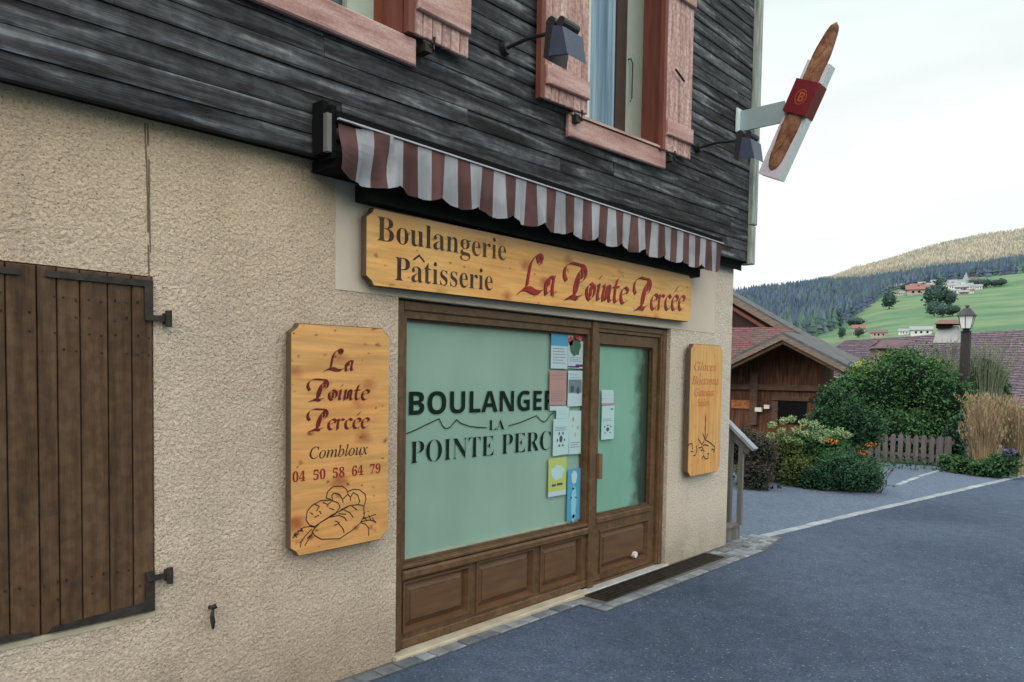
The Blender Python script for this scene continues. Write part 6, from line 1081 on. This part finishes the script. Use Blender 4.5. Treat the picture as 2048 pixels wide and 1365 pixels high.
# red tiled lean roof of the chalet behind (left)
bc=thing('large_chalet',tuple(AX(1500,900,34.)),'larger chalet behind with long brown roof verge and red tiled lower roof','chalet')
A2=AX(1380,540,34.); E2=AX(1668,706,34.); 
E3=Vector((34,2*A2.y-E2.y,E2.z))
q=MB(); roof_slab(q,A2,E2,34,35.2,.14); roof_slab(q,A2,E3,34,35.2,.14); q.build('roof',M_slate,bc)
q=MB(); roof_slab(q,A2+Vector((0,0,-.101)),E2+Vector((0,0,-.101)),33.96,34.04,.30); q.build('verge_board',M_verge,bc)
q=MB(); roof_slab(q,A2+Vector((0,0,-.55)),E2+Vector((0,.4,-.45)),34.2,34.4,.18); q.build('barge_beam',M_redwood,bc)
q=MB(); g0y=E2.y+.9; g1y=E3.y-.9; sl=(A2.z-E2.z)/(A2.y-E2.y); ez=E2.z+.9*sl-.2
for X_,o_ in ((34.45,(4,3,2,1,0)),(35.1,(0,1,2,3,4))): q.add([(X_,g0y,-3),(X_,g1y,-3),(X_,g1y,ez),(X_,A2.y,A2.z-.2),(X_,g0y,ez)],[o_])
q.add([(34.45,g0y,-3),(35.1,g0y,-3),(35.1,g0y,ez),(34.45,g0y,ez)],[(3,2,1,0)]); q.add([(34.45,g1y,-3),(35.1,g1y,-3),(35.1,g1y,ez),(34.45,g1y,ez)],[(0,1,2,3)])
q.build('wall',mat('dark_chalet_boards',[(.018,.010,.008),(.04,.02,.014)],scale=(1,6,.6),nscale=2.5,rough=.8),bc)
q=MB(); la=AX(1592,705,30.4); lb=AX(1380,740,30.4); q.box(30.4,33.5,la.y,lb.y,-3,min(la.z,lb.z)-.12); q.build('lower_wall',M_cw,bc)
q=MB(); P=[AX(1380,655,33.),AX(1575,655,33.),AX(1600,700,30.),AX(1380,735,30.)]; q.add([P[0],P[1],P[2],P[3]]+[p+Vector((0,0,-.1)) for p in P],[(3,2,1,0),(4,5,6,7),(0,1,5,4),(1,2,6,5),(2,3,7,6),(3,0,4,7)]); q.build('lower_roof',M_redtile,bc)
# far long roof
lr=thing('long_roofed_house',tuple(AX(1850,800,42.)),'house with wide mauve tiled roof and pale chimney behind the garden','house')
P=[AX(1672,690,43.),AX(1700,680,46.),AX(2100,652,46.),AX(2160,652,46.)]
Z0=AX(1640,800,38.); 
ridgeL=AX(1692,681,44.); ridgeR=AX(2200,650,44.); eaL=AX(1600,742,38.); eaR=AX(2220,840,38.)
q=MB(); hipL=AX(1650,700,50.)
# course-stepped roof sheet so that tile rows catch light
rows=26
for i in range(rows):
    t0=i/rows; t1=(i+1)/rows
    a0=eaL.lerp(ridgeL,t0); b0_=eaR.lerp(ridgeR,t0); a1=eaL.lerp(ridgeL,t1); b1=eaR.lerp(ridgeR,t1)
    up_=Vector((0,0,.035))
    q.add([a0+up_,b0_+up_,b1,a1],[(0,3,2,1)]); q.add([a0,b0_,b0_+up_,a0+up_],[(0,3,2,1)])
q.add([eaL,ridgeL,hipL,AX(1610,742,50.)],[(0,1,2,3)])
back=ridgeR+Vector((6,0,-2)); q.add([ridgeL,ridgeR,ridgeR+Vector((6,0,-2.2)),ridgeL+Vector((6,0,-2.2))],[(0,1,2,3)])
q.build('roof',M_purptile,lr)
q=MB(); q.add([eaL+Vector((.6,-.5,-.15)),eaR+Vector((.6,0,-.15)),Vector((eaR.x+.6,eaR.y,-3)),Vector((eaL.x+.6,eaL.y-.5,-3))],[(0,3,2,1)]); q.build('wall',M_plaster,lr)
def pyr(mb,px0,px1,py0,py1,tpx,X,d):
    a=AX(px0,py1,X);b=AX(px1,py1,X);c=AX(px0+tpx,py0,X);e=AX(px1-tpx,py0,X); dd=abs(c.y-a.y)
    mb.hexa([a,b,b+Vector((d,0,0)),a+Vector((d,0,0)),c+Vector((dd,0,0)),e+Vector((dd,0,0)),e+Vector((d-dd,0,0)),c+Vector((d-dd,0,0))])
q=MB(); pyr(q,1866,1918,652,686,8,40.5,1.0)
ch=q.build('chimney',mat('pale_render',[(.30,.31,.33),(.40,.41,.42)],nscale=4,rough=.9),lr)
q=MB(); pxbox(q,1877,650,1906,657,40.9,.5); q.build('chimney_vent',M_gap,ch)
q=MB(); a=AX(1867,648,40.3);b=AX(1921,648,40.3); r1=AX(1880,640,40.9); r2=AX(1912,640,40.9)
q.add([a,b,b+Vector((1.3,0,0)),a+Vector((1.3,0,0)),r1,r2],[(0,1,5,4),(3,4,5,2),(0,4,3),(1,2,5),(0,3,2,1)]); q.build('chimney_cap',flat('rust_cap',(.15,.08,.065),.8),ch)
q=MB(); a=AX(1735,697,37.5);b=AX(1800,697,37.5); r1=AX(1745,692,38.6); r2=AX(1793,689,38.6)
q.add([a,b,b+Vector((2.2,0,.5)),a+Vector((2.2,0,.5)),r1,AX(1792,688,38.0)],[(0,1,5,4),(3,4,5,2),(0,4,3),(1,2,5)]); dm=q.build('dormer_roof',flat('dark_mauve_roof',(.10,.06,.075),.8),lr)
q=MB(); pxbox(q,1745,698,1795,730,38.2,.4); q.build('dormer_wall',mat('dormer_plaster',[(.22,.16,.14),(.32,.26,.22)],nscale=3,rough=.9),lr)

# ------------------------------------------------------------------ TERRAIN
def az_tan(px,py):
    d=ray(px,py); return math.atan2(d.y,d.x), d.z/math.hypot(d.x,d.y)
DS=[150,400,700,1000,1200,1500,2000,2600,3200]
COLS=[ # px: y at each distance
(1400,[738,705,668,632,612,640,650,650,655]),
(1480,[736,703,663,625,597,615,612,612,620]),
(1550,[735,702,660,615,588,592,592,590,600]),
(1640,[733,698,652,605,578,573,572,568,580]),
(1700,[730,692,640,603,580,573,558,542,550]),
(1760,[725,682,622,592,577,563,545,528,535]),
(1850,[720,670,612,583,566,548,527,504,510]),
(1950,[718,662,604,575,556,540,512,478,484]),
(2040,[716,655,598,562,545,530,500,463,468]),
(2200,[714,645,588,545,525,505,465,425,425]),
(2340,[712,640,580,535,510,485,440,400,400])]
TC=[]
for px,ys in COLS:
    a=az_tan(px,650)[0]; TC.append((a,[az_tan(px,y)[1] for y in ys]))
TC.sort()
def angd(a):
    while a>pi: a-=2*pi
    while a<-pi: a+=2*pi
    return a
def tanfun(a,D):
    a=angd(a); cols=TC
    if a<=cols[0][0]: v=cols[0][1]; fade=max(0,1-(cols[0][0]-a)/1.3)
    elif a>=cols[-1][0]: v=cols[-1][1]; fade=max(0,1-(a-cols[-1][0])/1.0)
    else:
        fade=1
        for (a0,v0),(a1,v1) in zip(cols,cols[1:]):
            if a0<=a<=a1: t=(a-a0)/(a1-a0); v=[p+(q_-p)*t for p,q_ in zip(v0,v1)]; break
    if D<=DS[0]: r_=v[0]
    elif D>=DS[-1]: r_=v[-1]*DS[-1]/D*max(0,1-(D-3200)/3000)
    else:
        for i in range(len(DS)-1):
            if DS[i]<=D<=DS[i+1]: t=(D-DS[i])/(DS[i+1]-DS[i]); r_=v[i]+(v[i+1]-v[i])*t; break
    return r_*fade
SHADE_RIDGE_AZ=R(206); SHADE_RIDGE_H=1040  # unseen ridge added behind the camera to keep sun off the valley
def height(a,D):
    # near ground flat, dropping gently behind the garden, then the hillside
    if D<24: return -.02
    if D<150:
        h1=HC+tanfun(a,150)*150; t=(D-24)/126; hh=-.02*(1-t)+h1*t; dip=-5*math.sin(pi*t)
        h=hh+dip
    else: h=HC+tanfun(a,D)*D
    d=abs(angd(a-SHADE_RIDGE_AZ))
    if D>1500:
        t=max(0,min(1,(D-1500)/3500)); t=t*t*(3-2*t); fall=max(0,1-max(0,d-1.0)/.6); fall=fall*fall*(3-2*fall)
        h=max(h,SHADE_RIDGE_H*t*fall*(1+.05*noise.noise(Vector((math.cos(a)*6,math.sin(a)*6,D/900)))))
    if D>300 : h+= .006*D*noise.noise(Vector((D*math.cos(a)/220,D*math.sin(a)/220,.3)))*.6
    return h
def TP(a,D): return Vector((CAM.x+D*math.cos(a),CAM.y+D*math.sin(a),height(a,D)))
rings=[0.5,8,16,24,32,45,65,90,120,150,200,260,330,400,480,560,640,700,780,860,930,1000,1060,1120,1200,1280,1360,1430,1500,1600,1700,1800,1900,2000,2150,2300,2450,2600,2800,3200,3800,4400,5000,6000,9000]
azs=[]; a=-pi
a=-pi
while a<pi-1e-6:
    azs.append(a); a+= .012 if -.05<a<.62 else .06
te=MB(); n=len(azs)
vs=[TP(a,D) for D in rings for a in azs]; fs=[]
for i in range(len(rings)-1):
    for j in range(n): fs.append((i*n+j,i*n+(j+1)%n,(i+1)*n+(j+1)%n,(i+1)*n+j)[::-1])
fs=[f_[::-1] for f_ in fs]
mi=[]
te.add(vs,fs)
nn=0
for i in range(len(rings)-1):
    for j in range(n): te.m[nn]=1 if rings[i]<48 else 0; nn+=1
struct('hillside',te,[M_mead,M_soil],smooth=True)

def findD(px,py,lo=150,hi=2600):
    a,t=az_tan(px,py); D=lo; prev=None
    while D<hi:
        h=(height(a,D)-HC)/D
        if h>=t: return a,D
        D+=6
    return a,hi
# boundary of the forest in the photo
FB=[(1400,700),(1560,690),(1650,668),(1700,640),(1745,605),(1762,590),(1790,578),(1850,566),(1950,553),(2040,546),(2200,520),(2340,510)]
def fb_y(px):
    for (x0,y0),(x1,y1) in zip(FB,FB[1:]):
        if x0<=px<=x1: return y0+(y1-y0)*(px-x0)/(x1-x0)
    return 700
def px_of(p):
    d=p-CAM; z=d.dot(fw); return 1024+FPX*d.dot(rt)/z, CY-FPX*d.dot(up)/z
def conif(mb,p,h,r,rnd,mi=0):
    n=5; ph=rnd.uniform(0,6); tiers=3
    for k in range(tiers):
        z0=p.z+h*(.02+.27*k); z1=p.z+h*(.50+.25*k); rr=r*(1-.27*k)
        vs=[(p.x+rr*math.cos(ph+2*pi*i/n)*rnd.uniform(.8,1.15),p.y+rr*math.sin(ph+2*pi*i/n)*rnd.uniform(.8,1.15),z0) for i in range(n)]+[(p.x,p.y,z1)]
        mb.add(vs,[(i,(i+1)%n,n) for i in range(n)],mi)
F_blue=leafmat('hazy_conifers',[(.030,.060,.095),(.046,.082,.13),(.085,.105,.16)],island=.3,ns=.02)  # distance haze painted into the tree colours
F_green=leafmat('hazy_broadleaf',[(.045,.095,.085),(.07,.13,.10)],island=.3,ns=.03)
F_lit=leafmat('sunlit_forest_paint',[(.13,.15,.14),(.20,.20,.165),(.25,.23,.17)],island=.4,ns=.02)  # paler forest copy with the sunlight painted into its colours
f1=MB(); f2=MB(); rnd=random.Random(3); c1=c2=0
for _ in range(60000):
    D=math.sqrt(rnd.uniform(380**2,2600**2)); a=rnd.uniform(.06,.48); p=TP(a,D); px,py=px_of(p)
    if px<1440 or px>2120: continue
    if py>fb_y(px)+rnd.uniform(-2,3): continue
    if D<1500:
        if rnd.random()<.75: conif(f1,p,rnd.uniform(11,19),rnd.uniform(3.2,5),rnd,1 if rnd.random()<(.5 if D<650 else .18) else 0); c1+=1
    else:
        if rnd.random()<.62: conif(f2,p,rnd.uniform(11,19),rnd.uniform(3.5,5.5),rnd); c2+=1
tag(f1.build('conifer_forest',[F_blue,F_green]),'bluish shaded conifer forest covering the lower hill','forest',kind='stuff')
tag(f2.build('sunlit_forest',F_lit),'pale golden sunlit forest along the upper hillside','forest',kind='stuff')

# meadow trees
def far_tree(px,py,hpx,wpx,lab,m,seed,group=None):
    a,D=findD(px,py); p=TP(a,D); s=D*1.0/FPX*.99; h=hpx*s; w_=wpx*s/2
    t=thing('meadow_tree',tuple(p),lab,'tree',group)
    bl=[(p.x,p.y,p.z+h*.58,w_,w_,h*.42),(p.x+w_*.2,p.y+w_*.35,p.z+h*.45,w_*.7,w_*.7,h*.33)]
    foliage(MB(),bl,420,h*.13,seed,fill=.4).build('crown',m,t); core(MB(),bl,.85).build('crown_shade',F_dk,t)  # dark core paints the shade inside the crown
    MB().tube([p+Vector((0,0,-1)),p+Vector((0,0,h*.4))],[h*.04,h*.025],6).build('trunk',M_stem,t)
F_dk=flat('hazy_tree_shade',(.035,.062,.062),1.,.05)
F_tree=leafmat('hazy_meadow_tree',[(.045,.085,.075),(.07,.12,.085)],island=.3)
for i,(px,py,h,w_,lab) in enumerate([
 (1778,620,32,24,'single round dark tree alone on the left of the meadow'),
 (1872,617,44,40,'broad dark tree beside the small pale house in mid meadow'),
 (1900,615,28,22,'smaller dark tree just right of the broad meadow tree'),
 (1868,634,30,26,'left tree of the dark hedge row crossing the meadow'),(1885,636,24,26,'second tree of the hedge row crossing the meadow'),(1905,633,20,26,'right tree of the hedge row crossing the meadow'),
 (1712,655,18,34,'low spreading bush at the forest edge on the lower meadow'),(1668,655,36,30,'pale green tree at the foot of the forest'),(1690,640,28,24,'rounded tree on the lower forest edge'),
 (1718,676,18,18,'dark bush in front of the small pink farmhouse'),(1684,678,22,14,'small pointed tree above the long mauve roof'),
 (1945,578,16,18,'dark tree right of the church'),(1958,577,15,16,'second tree in the row right of the church'),(1972,577,16,18,'middle tree of the row beyond the village'),(1990,575,13,16,'fourth tree in the row beyond the village'),(2003,574,14,18,'last tree at the right of the row beyond the village'),
 (1882,577,18,18,'tree among the village roofs left of the church'),(1810,583,14,16,'tree at the left edge of the village')]):
    far_tree(px,py,h,w_,lab,F_tree if i!=7 else F_green,40+i)

# village houses
M_hw=[flat('pale_wall_%s'%c,v_,.9,.1,v=.04) for c,v_ in (('cream',(.55,.56,.57)),('pinkish',(.36,.28,.27)),('timber',(.20,.17,.16)))]
M_hr=[flat('far_roof_%s'%c,v_,.85,.1,v=.08) for c,v_ in (('grey',(.24,.26,.28)),('rust',(.22,.11,.10)),('brown',(.15,.11,.11)))]
def house(px,py,wpx,hpx,wm,rm,lab,group=None,name='village_house'):
    a,D=findD(px,py); p=TP(a,D); s=D/FPX; W=wpx*s*1.15; Hh=hpx*s*.7; t=thing(name,tuple(p),lab,'house',group)
    d=Vector((math.cos(a),math.sin(a),0)); r_=Vector((math.sin(a),-math.cos(a),0)); dep=W*.7; B=p+Vector((0,0,-2))
    def q(u,v,z): return p+r_*u+d*v+Vector((0,0,z))
    MB().hexa([q(-W/2,0,-2),q(W/2,0,-2),q(W/2,dep,-2),q(-W/2,dep,-2),q(-W/2,0,Hh),q(W/2,0,Hh),q(W/2,dep,Hh),q(-W/2,dep,Hh)]).build('wall',M_hw[wm],t)
    o=W*.08; rh=hpx*s*.5
    m_=MB(); m_.add([q(-W/2-o,-o,Hh-.1),q(W/2+o,-o,Hh-.1),q(W/2+o,dep+o,Hh-.1),q(-W/2-o,dep+o,Hh-.1),q(-W/2-o,dep/2,Hh+rh),q(W/2+o,dep/2,Hh+rh)],[(0,1,5,4),(3,4,5,2),(0,4,3),(1,2,5),(0,3,2,1)]); m_.build('roof',M_hr[rm],t)
    m_=MB()
    for u in (-.3,-.05,.25): MB().add([q(W*u,-.05,Hh*.35),q(W*(u+.1),-.05,Hh*.35),q(W*(u+.1),-.05,Hh*.75),q(W*u,-.05,Hh*.75)],[(0,1,2,3)]).build('window',M_gap,t)
house(1838,590,32,13,1,1,'wide rust roofed building at the front of the hillside village')
house(1822,585,14,11,0,1,'rust roofed house behind the left end of the wide village building','rust roofed village houses')
for i,(px,py,w_,h,wm,rm) in enumerate([(1800,578,10,8,0,0),(1795,592,9,6,0,2),(1806,591,9,6,0,0),(1850,580,12,8,0,1),(1862,577,11,8,0,0),(1870,584,10,9,0,0),(1892,574,12,9,0,0),(1905,580,12,10,0,0),(1903,571,12,8,2,0),(1922,584,15,11,2,0),(1936,580,12,10,0,0),(1950,570,14,8,0,2),(1965,573,9,7,0,0),(1885,587,12,7,0,0),(1940,588,10,7,0,2),(1980,571,11,6,0,0),(1870,571,11,8,0,0),(1858,586,10,7,0,0),(1912,588,11,7,0,0),(1928,590,12,7,2,0),(1956,580,11,8,0,0),(1815,577,9,6,0,0),(1843,572,9,6,2,0),(1880,567,9,6,0,0),(1946,563,10,6,0,2),(1786,596,8,5,0,0),(1832,577,10,7,2,1),(1916,573,9,8,0,0)]):
    house(px,py,w_,h,wm,rm,'small pale house among the cluster of the hillside village','small pale houses of the hillside village')
house(1884,611,22,8,0,0,'small pale low house beside the broad meadow tree')
house(1717,668,18,14,1,1,'small pink farmhouse on the lower meadow above the long roof')
house(1757,676,22,12,1,2,'pale pink cottage showing over the ridge of the mauve roof')
house(1842,672,28,14,0,0,'white roofed house showing over the ridge left of the chimney')
house(1807,671,14,9,0,0,'tiny white house between the pink cottage and the chimney')
a,D=findD(1931,577); p=TP(a,D); s=D/FPX; t=thing('village_church',tuple(p),'small village church with thin pale spire on the hillside','church')
MB().box(p.x-4,p.x+4,p.y-4,p.y+4,p.z-3,p.z+9*s).build('tower',M_hw[0],t)
m_=MB(); zt=p.z+9*s+.02; m_.add([(p.x-4,p.y-4,zt),(p.x+4,p.y-4,zt),(p.x+4,p.y+4,zt),(p.x-4,p.y+4,zt),(p.x,p.y,p.z+27*s)],[(0,1,4),(1,2,4),(2,3,4),(3,0,4)]); m_.build('spire',M_hr[0],t)
MB().box(p.x-3,p.x+14,p.y-12,p.y-4.05,p.z-3,p.z+5*s).build('nave',M_hw[0],t)

# ------------------------------------------------------------------ LIGHT
EL_=R(7.); AZ=SHADE_RIDGE_AZ   # direction towards the sun (math azimuth)
sd=Vector((math.cos(EL_)*math.cos(AZ),math.cos(EL_)*math.sin(AZ),math.sin(EL_)))
sn=bpy.data.lights.new('sun','SUN'); sn.energy=3.0; sn.angle=R(.5); sn.color=(1,.86,.68); so=bpy.data.objects.new('sun',sn); C.objects.link(so)
so.rotation_euler=sd.to_track_quat('Z','Y').to_euler(); so.location=(0,0,50)
wd=bpy.data.worlds.new('World'); sc.world=wd; wd.use_nodes=True; nt=wd.node_tree; N=nt.nodes; L=nt.links
bg=N['Background']; bg.inputs['Strength'].default_value=.12
sk=N.new('ShaderNodeTexSky'); sk.sky_type='NISHITA'; sk.sun_disc=False; sk.sun_elevation=EL_; sk.sun_rotation=pi/2-AZ; sk.altitude=900
tc=N.new('ShaderNodeTexCoord'); mp=N.new('ShaderNodeMapping'); mp.inputs['Scale'].default_value=(1,1,4.5); L.new(tc.outputs['Generated'],mp.inputs[0])
no=N.new('ShaderNodeTexNoise'); no.inputs['Scale'].default_value=2.2; no.inputs['Detail'].default_value=6; L.new(mp.outputs[0],no.inputs['Vector'])
cr=N.new('ShaderNodeValToRGB'); cr.color_ramp.elements[0].position=.30; cr.color_ramp.elements[0].color=(.86,.86,.86,1); cr.color_ramp.elements[1].position=.5; cr.color_ramp.elements[1].color=(1,1,1,1); L.new(no.outputs['Fac'],cr.inputs[0])
# high bright overcast, brightest on the evening-sun side of the sky
sp=N.new('ShaderNodeSeparateXYZ'); L.new(tc.outputs['Generated'],sp.inputs[0])
c3=N.new('ShaderNodeValToRGB'); e=c3.color_ramp.elements; e[0].position=.0; e[0].color=(.97,.985,1,1); e[1].position=.50; e[1].color=(.78,.93,.90,1)
e=e.new(.28); e.color=(.97,1,.99,1)
L.new(sp.outputs['Z'],c3.inputs[0])
f1_=N.new('ShaderNodeMapRange'); f1_.inputs[1].default_value=.78; f1_.inputs[2].default_value=-.75; f1_.inputs[3].default_value=8.7; f1_.inputs[4].default_value=28; L.new(sp.outputs['X'],f1_.inputs[0])
t1_=N.new('ShaderNodeMix'); t1_.data_type='RGBA'; L.new(c3.outputs[0],t1_.inputs[6]); t1_.inputs[7].default_value=(1,.965,.92,1)
f2_=N.new('ShaderNodeMapRange'); f2_.inputs[1].default_value=.7; f2_.inputs[2].default_value=-.2; L.new(sp.outputs['X'],f2_.inputs[0]); L.new(f2_.outputs[0],t1_.inputs[0])
sc2=N.new('ShaderNodeVectorMath'); sc2.operation='SCALE'; L.new(f1_.outputs[0],sc2.inputs['Scale']); L.new(t1_.outputs[2],sc2.inputs[0])
mx=N.new('ShaderNodeMix'); mx.data_type='RGBA'; L.new(cr.outputs[0],mx.inputs[0]); L.new(sk.outputs[0],mx.inputs[6]); L.new(sc2.outputs[0],mx.inputs[7])
L.new(mx.outputs[2],bg.inputs['Color'])
sc.view_settings.view_transform='Standard'; sc.view_settings.look='None'; sc.view_settings.exposure=0; sc.view_settings.gamma=1
